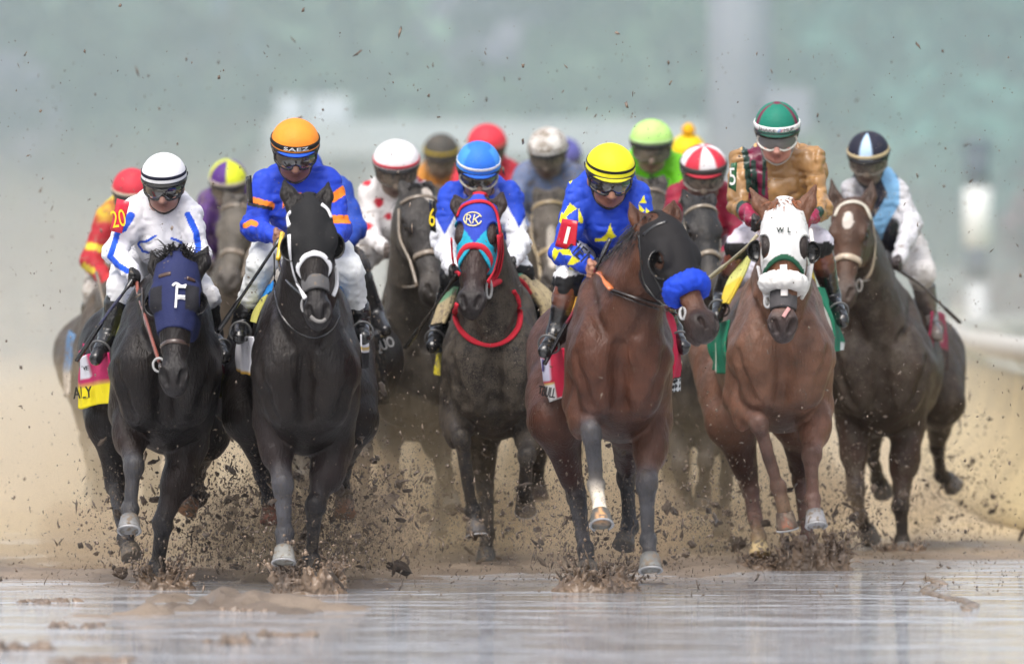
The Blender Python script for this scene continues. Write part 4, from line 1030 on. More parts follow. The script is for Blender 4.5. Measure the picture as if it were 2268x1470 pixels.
j20 = make_jockey(dict(D=46, horse=h20, label='jockey in white silks with blue sleeve stripes and clean white cap with black band', helm=(363, 343, 101, 408), pitch=20, hyaw=-3,
  sh=[(292, 458, .10), (425, 462, .10)], el=[(256, 555, .02), (437, 562, .06)], wr=[(293, 607, -.30), (420, 625, -.38)], hip=(345, 560, .60), leg=[[(268, 640, .0), (240, 735, .02), (212, 792, -.12)], [(452, 660, .05), (472, 735, .1), (498, 788, -.05)]],
  silk=(.70, .70, .74), mud=.14, breech=(.70, .70, .72), skin=(.24, .13, .10), glove=(.012, .012, .012), boottop_at=.15, cap=lambda a, e: WHT, bands=[(.022, .018, (.012, .014, .03))], goggle=(.02, .02, .02), pattern=pat20, mudface=.05, chin=(.02, .02, .02), peak=(.03, .03, .03)))
badge(j20, [(260, 440), (287, 447), (270, 517), (244, 511)], (.62, .02, .05), '20', (.85, .55, .03), rot=10, hpx=38, c=(262, 484), sx=.62)
make_whip(j20, [(296, 615, -.38), (272, 650, -.40), (235, 700, -.30), (170, 798, -.15)], 'black riding whip held by the jockey in white', col2=(.03, .03, .08))

# ================= black horse in a black hood, jockey in blue and orange
h2 = make_horse(dict(D=45.3, label='black horse in a plain black hood with a white noseband', chest=(681, 800), hw=.256, hh=.41, rump=(664, 780), rhw=.31,
  body=(.017, .0125, .011), legcols=[(.062, .062, .070), (.018, .017, .019)], legs=(.026, .025, .029), muz=(.026, .024, .025), forearm=(.034, .022, .021), mud=.22, mudleg=.42,
  poll=(684, 450), nose=(705, 712), polldy=-.95, nosedy=-1.22, yaw=4, ears=[((630, 402), (646, 456)), ((727, 404), (716, 454))], locklen=.06,
  fore=[[(604, 930, -.32), (626, 1072, -.50), (630, 1180, -.46), (629, 1228, -.52)], [(740, 985, -.28), (700, 1120, -.40), (690, 1240, -.34), (688, 1282, -.38)]],
  hind=[[(556, 920, .6), (582, 1040, .85), (597, 1110, .9), (600, 1140, .85)], [(775, 930, .8), (757, 1040, 1.2), (764, 1098, 1.35), (764, 1128, 1.28)]],
  hoofcol=[(.30, .30, .28), (.1, .09, .08), (.22, .10, .07), (.26, .12, .07)]))
hood(h2, lambda x: .47+.08*np.clip(np.abs(x)/.08, 0, 1), (.345, .018), lambda x, t, y: np.tile(rgba((.012, .012, .013), .15), (len(x), 1)), eye_r=(.001, .001))
cups(h2, .38, .01, .058, (.012, .012, .012))
ring(h2, .585, .018, (.78, .78, .80, .1), 'noseband', CLOTH(), flat=.55, off=.004, tilt=-.06)
for q, pts in ((0, [(643, 470), (636, 480), (640, 500)]), (1, [(712, 452), (726, 464), (734, 482)])): strap(h2, pts, .012, WHT, 'browband', CLOTH(), .006)
strap(h2, [(640, 520), (642, 560), (650, 605), (664, 640), (676, 660)], .010, WHT, 'cheek_strap', CLOTH(), .006); strap(h2, [(744, 590), (746, 630), (738, 655)], .010, WHT, 'cheek_strap', CLOTH(), .006)
mk('bit_ring', *tube([h2['W']((678+10*math.cos(t), 675+18*math.sin(t), -1.10)) for t in np.linspace(0, 6.28, 20, endpoint=False)], .006, 6, True), METAL(), h2['root'], V(.4, .4, .4, 0))
strap(h2, [(688, 700), (698, 709), (712, 712), (722, 706)], .008, (.22, .21, .20), 'chin_strap', CLOTH(), .002)  # draws the pale patch on the lower lip
mk('nose_tape', *tube([h2['hp'](.78, 0, 0), h2['hp'](.80, 0, 0)], .01, 6), CLOTH(), h2['root'], (.09, .09, .09)) if False else ring(h2, .70, .04, (.10, .098, .10, .3), 'nose_wrap', CLOTH(), a0=10, a1=170, flat=.10, off=.001)
strap(h2, [(607, 560), (610, 650), (625, 700), (660, 735), (700, 748), (735, 730), (752, 700)], .006, (.012, .011, .011), 'yoke')
freeline(h2, [(672, 655, -1.12), (645, 632, -.95), (622, 600, -.6), (618, 570, -.4), (624, 535, -.36)], .008, (.03, .028, .025), 'reins'); freeline(h2, [(616, 575, -.45), (621, 545, -.42), (626, 515, -.40)], .012, (.75, .5, .03), 'rein_grip')
gg = [[(562, 745, -.05), (538, 745, .15), (527, 750, .5)], [(562, 790, -.05), (540, 790, .15), (524, 790, .5)], [(558, 832, -.05), (542, 828, .15), (524, 820, .5)]]
cloth(h2, gg, lambda uv: np.where((uv[:, 1] > .93)[:, None], rgba((.65, .38, .05))[None], rgba((.74, .74, .80), .1)[None]))
cloth(h2, [[(795, 740, -.05), (806, 745, .15), (814, 735, .5)], [(796, 775, -.05), (808, 776, .15), (814, 770, .5)], [(799, 815, -.05), (807, 815, .15), (812, 808, .5)]], lambda uv: np.where((uv[:, 1] > .55)[:, None], rgba((.012, .012, .014), .2)[None], np.where((np.abs(uv[:, 1]-.45) < .06)[:, None], rgba((.6, .42, .12))[None], rgba((.74, .74, .78), .1)[None])))
for a_ in ([[(606, 622, -.12), (588, 640, .1)], [(600, 645, -.12), (572, 668, .1)]], [[(740, 632, -.12), (760, 636, .1)], [(744, 655, -.12), (768, 662, .1)]]):
    cloth(h2, a_, lambda uv: np.tile(rgba((.02, .22, .62), .1), (len(uv), 1)), 'saddle_pad', .004)
cloth(h2, [[(592, 652, -.12), (578, 662, .05)], [(575, 690, -.10), (562, 690, .05)], [(566, 715, -.10), (556, 712, .05)]], lambda uv: np.tile(rgba((.42, .40, .10), .2), (len(uv), 1)), 'saddle_pad', .004)
def pat2(v, c, k):
    px = k['px']; O = (.85, .22, .02); L = v[:, 0] < k['shL'][0]+.07; R_ = v[:, 0] > k['shR'][0]-.06; fr = v[:, 1] < k['D']+.3
    band(c, px, [(555, 444), (600, 456)], 9, O, L); band(c, px, [(552, 452), (600, 462)], 4, (.02, .02, .02), L); band(c, px, [(543, 500), (556, 492), (566, 496)], 6, O, L)
    band(c, px, [(738, 438), (764, 420)], 10, O, R_); band(c, px, [(736, 486), (774, 486)], 9, O, R_)
    band(c, px, [(610, 462), (632, 445), (652, 434), (664, 436)], 9, O, fr & ~L & ~R_)
    band(c, px, [(582, 352), (604, 346)], 5, O)
j2 = make_jockey(dict(D=45.3, horse=h2, label='jockey in royal blue silks with orange bands and an orange cap', helm=(654, 268, 108, 340), pitch=24, hyaw=3,
  sh=[(583, 398, .12), (735, 396, .12)], el=[(562, 505, .04), (752, 510, .06)], wr=[(612, 525, -.30), (722, 545, -.38)], hip=(665, 500, .60), leg=[[(580, 585, .02), (537, 712, .18), (530, 745, -.04)], [(772, 600, .05), (797, 712, .2), (806, 745, .0)]],
  silk=(.018, .055, .50), mud=.16, breech=(.68, .70, .70), boottop_at=.82, skin=(.17, .085, .06), cap=lambda a, e: (.85, .27, .03), bands=[(.017, .026, (.015, .015, .015))], peak=(.02, .10, .6), goggle=(.015, .015, .015), pattern=pat2, mudface=.05))
cap_text(j2, 'SAEZ', .018, .016, WHT, width=.115)
badge(j2, [(545, 392), (556, 388), (560, 452), (548, 448)], (.012, .012, .012), None, None)
make_whip(j2, [(620, 528, -.40), (600, 560, -.40), (540, 650, -.25), (482, 735, -.1)], 'long black riding whip held low by the orange capped jockey')

# ================= dark bay horse in blue and turquoise hood, jockey in blue with white sleeves
h6 = make_horse(dict(D=49, label='dark bay horse in a blue and turquoise hood with red bridle', chest=(1095, 785), hw=.262, hh=.41, rump=(1105, 770), rhw=.30,
  body=(.025, .020, .017), legs=(.026, .025, .026), muz=(.050, .043, .043), face=(.05, .028, .025), forearm=(.055, .045, .042), mud=.62, mudleg=.5,
  poll=(1062, 448), nose=(1043, 688), polldy=-.95, nosedy=-1.25, yaw=-5, ears=[((1008, 434), (1018, 470)), ((1112, 428), (1100, 470))], locklen=.03, lockn=10,
  fore=[[(1012, 925, -.38), (1022, 972, -.55), (1046, 1130, -.42), (1053, 1168, -.45)], [(1172, 930, -.38), (1168, 1012, -.62), (1160, 1085, -.40), (1163, 1112, -.32)]],
  hind=[[(1060, 930, .5), (1074, 1075, .55), (1080, 1180, .25), (1077, 1232, .2)], [(1190, 900, .9), (1192, 1010, 1.2), (1190, 1070, 1.3), (1192, 1090, 1.28)]],
  hoofcol=[(.07, .065, .065), (.03, .03, .03), (.10, .10, .10), (.08, .06, .06)]))
def c6(x, t, y):
    c = np.tile(rgba((.03, .06, .42), .15), (len(x), 1)); vv = .47-np.abs(x)*2.4
    c[(t > vv) & (t > .22)] = rgba((.02, .36, .52), .2)
    e = np.sqrt(((t-.345)*.6/.060)**2+((y-.018)/.058)**2); c[(np.abs(x) > .03) & (e < 1)] = rgba((.04, .38, .60), .1)
    c[t < -.01] = rgba((.45, .015, .03), .1); return c
hood(h6, lambda x: .47+.15*np.clip(np.abs(x)/.08, 0, 1), (.345, .022), c6, eye_r=(.052, .062), front=(.090, .034, .062))
lettering('K', h6['S'], 49, (1056, 486), 20, (.75, .66, .30), h6['hoodobj'], rot=-12, bold=-.015); lettering('R', h6['S'], 49, (1039, 485), 20, (.75, .66, .30), h6['hoodobj'], rot=-6, bold=-.015, sx=.9)
strap(h6, [(1047+20*math.cos(t), 485+15*math.sin(t)) for t in np.linspace(.3, 6.0, 18)], .0032, (.75, .66, .30), 'lettering', CLOTH(), .004, parent=h6['hoodobj'])
RED = (.50, .018, .035)
ring(h6, .575, .020, (*RED, .1), 'noseband', CLOTH(), flat=.8, off=.004, tilt=-.06)
strap(h6, [(1012, 480), (1022, 458), (1050, 446), (1080, 448), (1098, 466), (1106, 500), (1110, 545)], .012, RED, 'browband', CLOTH(), .006)
for k in range(3): strap(h6, [(1112-k*4, 520), (1114-k*5, 560), (1106-k*6, 600), (1090-k*5, 625)], .010, RED, 'cheek_strap', CLOTH(), .008+.004*k)
strap(h6, [(1000, 530), (1002, 570), (1010, 600), (1018, 608)], .012, RED, 'cheek_strap', CLOTH(), .006)
strap(h6, [(1012, 672), (1008, 690), (1012, 715), (1030, 742), (1060, 760), (1095, 764), (1125, 752), (1146, 728), (1152, 700), (1146, 662), (1136, 645)], .015, RED, 'yoke', CLOTH(), .006)
mk('bit_ring', *tube([h6['W']((1083+6*math.cos(t), 640+20*math.sin(t), -1.12)) for t in np.linspace(0, 6.28, 20, endpoint=False)], .007, 6, True), METAL(), h6['root'], V(.4, .4, .4, 0))
freeline(h6, [(1086, 632, -1.1), (1110, 620, -.8), (1128, 606, -.5), (1135, 600, -.4)], .016, RED, 'reins', CLOTH()); freeline(h6, [(1130, 608, -.35), (1155, 625, -.2), (1168, 645, -.12), (1178, 655, -.05)], .022, RED, 'reins', CLOTH(), flat=.6)
tan = (.42, .34, .20)
cloth(h6, [[(1150, 612, -.15), (1172, 616, .1), (1180, 622, .3)], [(1175, 640, -.12), (1205, 645, .1), (1215, 650, .3)], [(1200, 680, -.1), (1226, 672, .1), (1228, 668, .3)], [(1205, 702, -.1), (1224, 690, .1), (1226, 690, .3)]], lambda uv: np.tile(rgba(tan, .45), (len(uv), 1)), 'saddle_pad', .006, thick=.03)
cloth(h6, [[(1132, 606, -.2), (1165, 606, .0)], [(1145, 622, -.18), (1170, 626, .0)]], lambda uv: np.tile(rgba((.12, .38, .26), .3), (len(uv), 1)), 'saddle_pad', .004)
cloth(h6, [[(1012, 635, -.15), (985, 655, .05)], [(1002, 668, -.12), (968, 690, .05)], [(980, 715, -.1), (958, 720, .1)]], lambda uv: np.where((uv[:, 1] < .3)[:, None], rgba((.14, .30, .18), .4)[None], rgba(tan, .5)[None]), 'saddle_pad', .006, thick=.025)
cloth(h6, [[(986, 750, .0), (965, 760, .3)], [(986, 835, .0), (964, 830, .3)]], lambda uv: np.where((uv[:, 1] > .35)[:, None], rgba((.50, .42, .03), .5)[None], rgba((.03, .03, .03), .3)[None]))
def pat6(v, c, k):
    px = k['px']; L = v[:, 0] < k['shL'][0]+.06; R_ = v[:, 0] > k['shR'][0]-.06; B_ = (.018, .062, .50)
    for arm, tip in ((L, (985, 520)), (R_, (1150, 505))):
        a = np.array([940, 350]); y0 = px[1]; xx = np.abs(px[0]-tip[0]); c[arm & (y0 < tip[1]-xx*1.9)] = rgba(B_, .08)
j6 = make_jockey(dict(D=49, horse=h6, label='jockey in blue silks with mud flecked white sleeves and bright blue cap', helm=(1060, 313, 98, 388), pitch=26, hyaw=4,
  sh=[(992, 428, .12), (1138, 428, .12)], el=[(980, 535, .06), (1150, 540, .04)], wr=[(1004, 598, -.30), (1132, 582, -.28)], hip=(1075, 540, .60), leg=[[(1005, 620, .02), (972, 720, .18), (958, 765, -.02)], [(1150, 605, .02), (1195, 700, .3), (1210, 740, .1)]],
  silk=(.018, .062, .50), sleeve=(.70, .71, .75), mud=.24, breech=(.70, .71, .74), skin=(.15, .085, .065), glove=(.012, .012, .012), kneeblack=590, cap=lambda a, e: (.03, .17, .72) if abs(a-180) > 128 or e > 60 else (.06, .28, .78), bands=[(.022, .015, WHT)], mudcap=.12, goggle=(.45, .42, .36), pattern=pat6, mudface=.3, peak=(.02, .12, .6), boottop_at=.2))
badge(j6, [(951, 442), (962, 446), (966, 516), (954, 510)], (.012, .012, .012), '6', (.85, .62, .02), rot=0, hpx=40, c=(957, 481), sx=.55)
make_whip(j6, [(1012, 608, -.40), (990, 640, -.35), (940, 712, -.25), (898, 770, -.1)], 'dark riding whip held by the blue capped jockey', col=(.03, .026, .022))

# ================= bay horse turning its head, jockey in blue with yellow diamonds
h1 = make_horse(dict(D=45, label='bright bay horse in a black hood turning its head to the right', chest=(1371, 775), hw=.246, hh=.40, rump=(1332, 775), rhw=.31,
  body=(.105, .042, .026), legcols=[(.065, .065, .072), (.060, .060, .066)], legs=(.040, .038, .041), muz=(.060, .045, .042), face=(.15, .058, .028), forearm=(.13, .058, .037), belly=(.028, .020, .018), gaskin=(.060, .022, .016), mud=.22, mudleg=.35, neck=(.105, .044, .027), mudface=.05,
  poll=(1452, 492), nose=(1566, 740), polldy=-.85, nosedy=-1.15, yaw=40, ears=[((1396, 450), (1422, 512)), ((1492, 446), (1490, 492))], locklen=.08, hair=(.010, .008, .008), manen=650, maner=.007, manedir=V(-.8, -.35, .2),
  fore=[[(1288, 890, -.40), (1310, 958, -.70), (1321, 1073, -.62), (1331, 1148, -.78)], [(1444, 935, -.30), (1432, 1069, -.48), (1436, 1195, -.44), (1440, 1245, -.50)]],
  hind=[[(1230, 930, .6), (1276, 1095, .75), (1297, 1215, .40), (1302, 1262, .35)], [(1400, 930, .7), (1387, 1055, 1.1), (1395, 1165, 1.05), (1383, 1200, .95)]],
  sock=[(.62, .55, .45), None, None, None], hoofcol=[(.11, .11, .10), (.22, .22, .21), (.1, .09, .08), (.10, .09, .08)], hooftint=[(.60, .33, .15), None, None, None]))
hood(h1, lambda x: .54, (.37, .02), lambda x, t, y: np.tile(rgba((.013, .012, .013), .05), (len(x), 1)), eye_r=(.036, .036), low=-.16)
cups(h1, .40, .012, .066, (.010, .010, .010), sides=(-1,)); cups(h1, .37, .015, .05, (.010, .010, .010), sides=(1,))
ring(h1, .60, .050, (.012, .055, .52, .02), 'noseband', CLOTH(), flat=.9, off=.006, fluff=.008)
strap(h1, [(1414, 520), (1418, 560), (1424, 620), (1446, 655), (1470, 676)], .008, (.012, .012, .012), 'cheek_strap'); strap(h1, [(1424, 520), (1450, 500), (1476, 490)], .009, (.012, .012, .012), 'browband')
strap(h1, [(1440, 570), (1448, 610), (1470, 650), (1478, 668)], .006, (.012, .012, .012), 'cheek_strap')
mk('bit_ring', *tube([h1['W']((1512+6*math.cos(t), 694+12*math.sin(t), -1.12)) for t in np.linspace(0, 6.28, 20, endpoint=False)], .007, 6, True), METAL(), h1['root'], V(.45, .45, .45, 0))
strap(h1, [(1512, 684), (1470, 676), (1420, 662), (1352, 640)], .010, (.03, .022, .02), 'reins', off=.010); strap(h1, [(1354, 641), (1338, 620), (1326, 604)], .017, (.55, .16, .05), 'rein_grip', off=.012); strap(h1, [(1512, 700), (1470, 688), (1420, 672), (1352, 646)], .006, (.03, .022, .02), 'reins', off=.008)
gg1 = [[(1252, 770, -.10), (1222, 775, .15), (1202, 778, .5), (1200, 770, .8)], [(1256, 830, -.10), (1228, 835, .15), (1205, 836, .5), (1203, 825, .8)], [(1258, 876, -.08), (1234, 884, .17), (1216, 890, .5), (1210, 880, .8)]]
def cc1(uv):
    u, w = uv[:, 0], uv[:, 1]; c = np.tile(rgba((.50, .014, .05), .03), (len(uv), 1)); k = u > .30; c[k & (w > .60)] = rgba((.60, .42, .14)); c[k & (w > .64)] = rgba((.74, .72, .70), .05); c[(w > .95)] = rgba((.74, .72, .70)); c[(u > .42) & (w > .12) & (w < .55)] = rgba((.55, .55, .68)); return c
cloth(h1, gg1, cc1)
cloth_text(h1, 'TBULL', (1221, 866), 22, (.02, .02, .02), [gg1[1][1], gg1[1][2], gg1[2][1]], rot=-10, sx=.42)
cloth_text(h1, '1', (1212, 808), 26, (.10, .08, .25), [gg1[0][1], gg1[0][2], gg1[1][1]], rot=0, sx=.8)
cloth(h1, [[(1470, 690, -.15), (1484, 690, .1)], [(1490, 790, -.1), (1508, 795, .15)], [(1490, 838, -.1), (1508, 832, .15)]], lambda uv: np.tile(rgba((.46, .012, .05), .03), (len(uv), 1)))
cloth(h1, [[(1492, 842, .05), (1508, 836, .25)], [(1486, 868, .05), (1507, 866, .25)]], lambda uv: np.where((np.sin(uv[:, 0]*18)+np.sin(uv[:, 1]*14) > .2)[:, None], rgba((.02, .02, .02))[None], rgba((.7, .7, .68))[None]), 'saddle_cloth_hem')
cloth(h1, [[(1298, 612, -.12), (1282, 640, .05)], [(1290, 640, -.1), (1268, 668, .05)]], lambda uv: np.tile(rgba((.02, .10, .55), .05), (len(uv), 1)), 'saddle_pad', .004)
cloth(h1, [[(1284, 655, -.1), (1262, 668, .05)], [(1268, 700, -.1), (1256, 705, .05)]], lambda uv: np.tile(rgba((.60, .34, .04), .05), (len(uv), 1)), 'saddle_pad', .004)
def pat1(v, c, k):
    px = k['px']; Yl = (.80, .72, .02); L = v[:, 0] < k['shL'][0]+.075; fr = v[:, 1] < k['D']+.2
    for pl in ([(1262, 450), (1278, 462), (1250, 482), (1245, 478)], [(1244, 470), (1256, 484), (1246, 500), (1238, 490)], [(1282, 462), (1292, 486), (1290, 496), (1281, 492)], [(1226, 548), (1240, 556), (1228, 578), (1223, 566)], [(1236, 552), (1262, 552), (1268, 566), (1246, 564)], [(1256, 586), (1268, 566), (1286, 578), (1266, 588)], [(1224, 580), (1234, 600), (1248, 604), (1262, 592), (1248, 612), (1228, 596)], [(1262, 590), (1282, 606), (1256, 606)], [(1258, 396), (1274, 392), (1262, 408)]): c[L & inpoly(px, pl)] = rgba(Yl, .02)
    R_ = v[:, 0] > k['ms'][0]+.1
    for pl in ([(1426, 432), (1432, 450), (1416, 450)], [(1414, 452), (1428, 466), (1416, 474)], [(1430, 460), (1440, 470), (1430, 480)]): c[R_ & inpoly(px, pl)] = rgba(Yl, .02)
    c[fr & inpoly(px, [(1352, 494), (1356, 512), (1366, 524), (1352, 530), (1330, 530), (1344, 516)])] = rgba(Yl, .02)
    band(c, px, [(1288, 524), (1320, 532), (1345, 530)], 3.5, Yl, fr & (v[:, 0] > k['shL'][0]+.06))
j1 = make_jockey(dict(D=45, horse=h1, label='jockey in blue silks with yellow diamonds and a yellow cap, on the bright bay', helm=(1352, 322, 110, 396), pitch=24, hyaw=6, roll=-2,
  sh=[(1278, 416, .12), (1418, 424, .12)], el=[(1247, 560, .04), (1440, 545, .06)], wr=[(1306, 592, -.32), (1395, 590, -.38)], hip=(1320, 540, .60), leg=[[(1262, 622, -.02), (1232, 735, -.02), (1206, 776, -.16)], [(1448, 640, .05), (1490, 730, .2), (1514, 768, .0)]],
  silk=(.02, .066, .52), mud=.12, breech=(.78, .78, .80), mudbreech=.05, skin=(.24, .115, .075), boottop=(.16, .055, .030), boottop_at=.16, kneeblack=612, cap=lambda a, e: (.80, .74, .02), bands=[(.024, .016, (.015, .015, .012))], peak=(.6, .56, .03), pattern=pat1, mudface=.0, mudcap=.0))
lettering('TIENT', [(j1['Br'], .006), (j1['A'], .002)], 45, (1294, 566), 30, (.012, .012, .014), j1['root'], rot=-42, sx=.8)
rect = (np.array([(-.2, -1.), (.2, -1.), (.2, 1.), (-.2, 1.)]), [[0, 1, 2, 3]])
badge(j1, [(1246, 484), (1280, 490), (1274, 557), (1230, 545)], (.52, .014, .03), rect, (.80, .76, .68), rot=-14, hpx=38, c=(1256, 521), dy=-.07)
make_whip(j1, [(1352, 528, -.42), (1322, 590, -.42), (1270, 690, -.25), (1206, 806, -.14)], 'black riding whip with a red middle held by the yellow capped jockey', col2=(.25, .012, .03))

# ================= chestnut horse in a white hood, jockey in gold
h5 = make_horse(dict(D=48.4, label='chestnut horse in a white hood with a white sheepskin noseband', chest=(1727, 770), hw=.268, hh=.385, rump=(1680, 775), rhw=.31,
  body=(.215, .108, .070), legs=(.125, .072, .058), muz=(.105, .085, .085), face=(.25, .108, .058), marks=[(.345, .088, .032, .055, (.022, .016, .014)), (.345, -.088, .032, .055, (.022, .016, .014))], forearm=(.27, .13, .085), belly=(.035, .027, .024), gaskin=(.070, .032, .024), mud=.34, mudleg=.36, mudface=.05,  # the two dark marks paint shade onto the skin inside the eye openings
  poll=(1738, 458), nose=(1734, 742), polldy=-.95, nosedy=-1.15, yaw=0, wide=1.05, ears=[((1662, 418), (1702, 482)), ((1806, 412), (1778, 478))], hair=(.34, .12, .05), locklen=.12, lockn=70, fluff=.1,
  fore=[[(1640, 880, -.40), (1682, 940, -.68), (1722, 1075, -.55), (1740, 1150, -.52)], [(1806, 900, -.30), (1797, 1010, -.52), (1800, 1105, -.50), (1806, 1148, -.56)]],
  hind=[[(1622, 930, .6), (1662, 1085, .75), (1681, 1190, .45), (1682, 1218, .4)], [(1770, 930, .6), (1774, 1060, .9), (1788, 1190, .6), (1800, 1235, .55)]],
  sock=[(.20, .13, .085), None, (.62, .48, .27), None], hoofcol=[(.13, .09, .07), (.26, .26, .27), (.55, .42, .22), (.05, .045, .04)], hooftint=[(.30, .12, .07), None, None, None]))
hood(h5, lambda x: .455+.07*(np.clip(np.abs(x)/.08, 0, 1))**2, (.345, .029), lambda x, t, y: np.where(((t > .42+.07*(np.clip(np.abs(x)/.08, 0, 1))**2))[:, None], rgba((.02, .10, .055), .1)[None], rgba((.68, .68, .67), .2)[None]), eye_r=(.047, .054), front=(.092, .030, .056))
for tx, x_ in (('W', 1728), ('L', 1748)): lettering(tx, h5['S'], 48.4, (x_, 509), 12, (.015, .03, .025), h5['hoodobj'], sx=.95, bold=.025)
cups(h5, .345, -.01, .050, (.012, .012, .012), x0=.112)
ring(h5, .605, .046, (.70, .69, .67, .06), 'noseband', CLOTH(), flat=.9, off=.010, fluff=.007)
strap(h5, [(1679, 590), (1686, 620), (1694, 650), (1698, 672)], .012, WHT, 'cheek_strap', CLOTH(), .006); strap(h5, [(1792, 590), (1786, 620), (1780, 645)], .012, WHT, 'cheek_strap', CLOTH(), .006)
ring(h5, .735, .05, (.080, .075, .078, .1), 'nose_wrap', CLOTH(), a0=0, a1=180, flat=.09, off=.0)
strap(h5, [(1735, 586), (1736, 600), (1736, 612), (1737, 640), (1737, 655)], .018, (.74, .70, .68), 'blaze', CLOTH(), -.004, flat=.2)
strap(h5, [(1748, 682), (1741, 692), (1735, 702)], .010, (.52, .28, .27), 'snip', CLOTH(), -.004, flat=.25)
mk('bit_ring', *tube([h5['W']((1700+7*math.cos(t), 668+13*math.sin(t), -1.08)) for t in np.linspace(0, 6.28, 20, endpoint=False)], .007, 6, True), METAL(), h5['root'], V(.5, .5, .5, 0))
freeline(h5, [(1700, 672, -1.06), (1692, 640, -.95), (1683, 590, -.7), (1680, 540, -.48)], .010, (.70, .68, .64), 'reins', CLOTH()); freeline(h5, [(1776, 660, -1.05), (1790, 630, -.9), (1800, 560, -.6), (1796, 510, -.42)], .010, (.70, .68, .64), 'reins', CLOTH())
cloth(h5, [[(1664, 562, -.12), (1640, 585, .05)], [(1650, 600, -.12), (1615, 625, .05)], [(1630, 640, -.1), (1604, 655, .05)], [(1612, 672, -.08), (1603, 672, .05)]], lambda uv: np.where((uv[:, 1] < .45)[:, None], rgba((.55, .56, .18), .35)[None], rgba((.62, .46, .05), .1)[None]), 'saddle_pad', .006, thick=.02)
cloth(h5, [[(1786, 590, -.12), (1800, 596, .05)], [(1798, 612, -.12), (1808, 630, .05)]], lambda uv: np.tile(rgba((.62, .50, .07), .1), (len(uv), 1)), 'saddle_pad', .004)
grn = (.015, .17, .095)
cloth(h5, [[(1612, 708, -.05), (1590, 715, .15), (1570, 720, .5)], [(1610, 770, -.05), (1592, 775, .15), (1574, 770, .5)], [(1614, 828, -.05), (1596, 826, .15), (1582, 815, .5)]], lambda uv: np.where((np.abs(uv[:, 0]-.62) < .12)[:, None] & (uv[:, 1] > .35)[:, None], rgba((.6, .62, .5), .2)[None], rgba(grn, .2)[None]), ripple=.022)
cloth(h5, [[(1808, 634, -.1), (1826, 640, .1)], [(1842, 720, -.05), (1864, 740, .2)], [(1844, 780, -.05), (1866, 775, .2)]], lambda uv: np.where((uv[:, 0] > .75)[:, None] & (uv[:, 1] > .7)[:, None], rgba((.6, .62, .6))[None], rgba(grn, .1)[None]))
def pat5(v, c, k):
    px = k['px']; L = (v[:, 0] < k['ms'][0]+.0); fr = (v[:, 1] < k['D']+.3); mar = (.16, .012, .045); dg = (.012, .040, .030); tn = (.62, .40, .16)
    band(c, px, [(1654, 296), (1676, 350), (1680, 440)], 22, mar, L & fr, .05); band(c, px, [(1640, 306), (1652, 345), (1660, 420)], 7, dg, L & fr); band(c, px, [(1660, 288), (1672, 322)], 4, tn, L & fr); band(c, px, [(1668, 360), (1674, 430)], 6, dg, L & fr)
    band(c, px, [(1634, 300), (1642, 330)], 3, tn, L & fr); band(c, px, [(1691, 430), (1694, 330)], 4, dg, L & fr)
    A_ = v[:, 1] < k['D']+.05
    for (E_, R_) in ((k['elL'], k['wrL']), (k['elR'], k['wrR'])):
        d = R_-E_; t = ((v-E_)@d)/(d@d); ds = np.linalg.norm(v-E_-np.clip(t, 0, 1.1)[:, None]*d, axis=1); m = ds < .075
        c[m & (t > .40) & (t < .56)] = rgba(dg); c[m & (t > .56)] = rgba((.26, .012, .05), .05)
j5 = make_jockey(dict(D=48.4, horse=h5, label='jockey in gold satin silks with maroon stripes and a dark green cap', helm=(1721, 226, 101, 298), pitch=18, hyaw=-2,
  sh=[(1640, 348, .14), (1808, 348, .14)], el=[(1634, 455, .04), (1818, 462, .06)], wr=[(1672, 490, -.30), (1780, 490, -.32)], hip=(1722, 510, .55), leg=[[(1640, 545, .02), (1600, 650, .18), (1588, 700, -.02)], [(1812, 540, .02), (1842, 652, .2), (1866, 708, .0)]],
  silk=(.35, .195, .075), cuff=(.26, .012, .05), satin=True, wrinkle=.014, mud=.10, breech=(.62, .60, .68), skin=(.40, .20, .16), glove=(.016, .014, .014), boottop=(.16, .045, .030), boottop_at=.22, cap=lambda a, e: (.010, .17, .115) if e < 82 and not (55 < a < 75 or 285 < a < 305) else (.16, .015, .05), kneeblack=538, bands=[(.018, .028, (.78, .78, .78))], peak=(.02, .08, .06), goggle=(.74, .72, .66), lenscol=(.17, .165, .16), lensmud=.05, pattern=pat5, mudface=.0, mudcap=.05, chin=(.4, .38, .34)))
cap_text(j5, 'SHAKE', .018, .017, (.01, .012, .012), a0=-26, width=.090); cap_text(j5, 'MUP', .018, .017, (.01, .012, .012), a0=31, width=.054)
for k_, (a_, cc_) in enumerate(((5, (.05, .28, .7)), (9, (.02, .06, .35)), (13, (.6, .03, .04)))): cap_text(j5, '/', .018, .017, cc_, a0=a_, width=.013)
badge(j5, [(1620, 362), (1632, 360), (1630, 425), (1614, 415)], (.03, .12, .05), '5', (.80, .80, .76), rot=4, hpx=38, c=(1622, 391), sx=.6)
make_whip(j5, [(1678, 520, -.40), (1655, 545, -.38), (1615, 580, -.25), (1560, 625, -.1)], 'pale handled riding whip held by the green capped jockey', col=(.36, .33, .22))
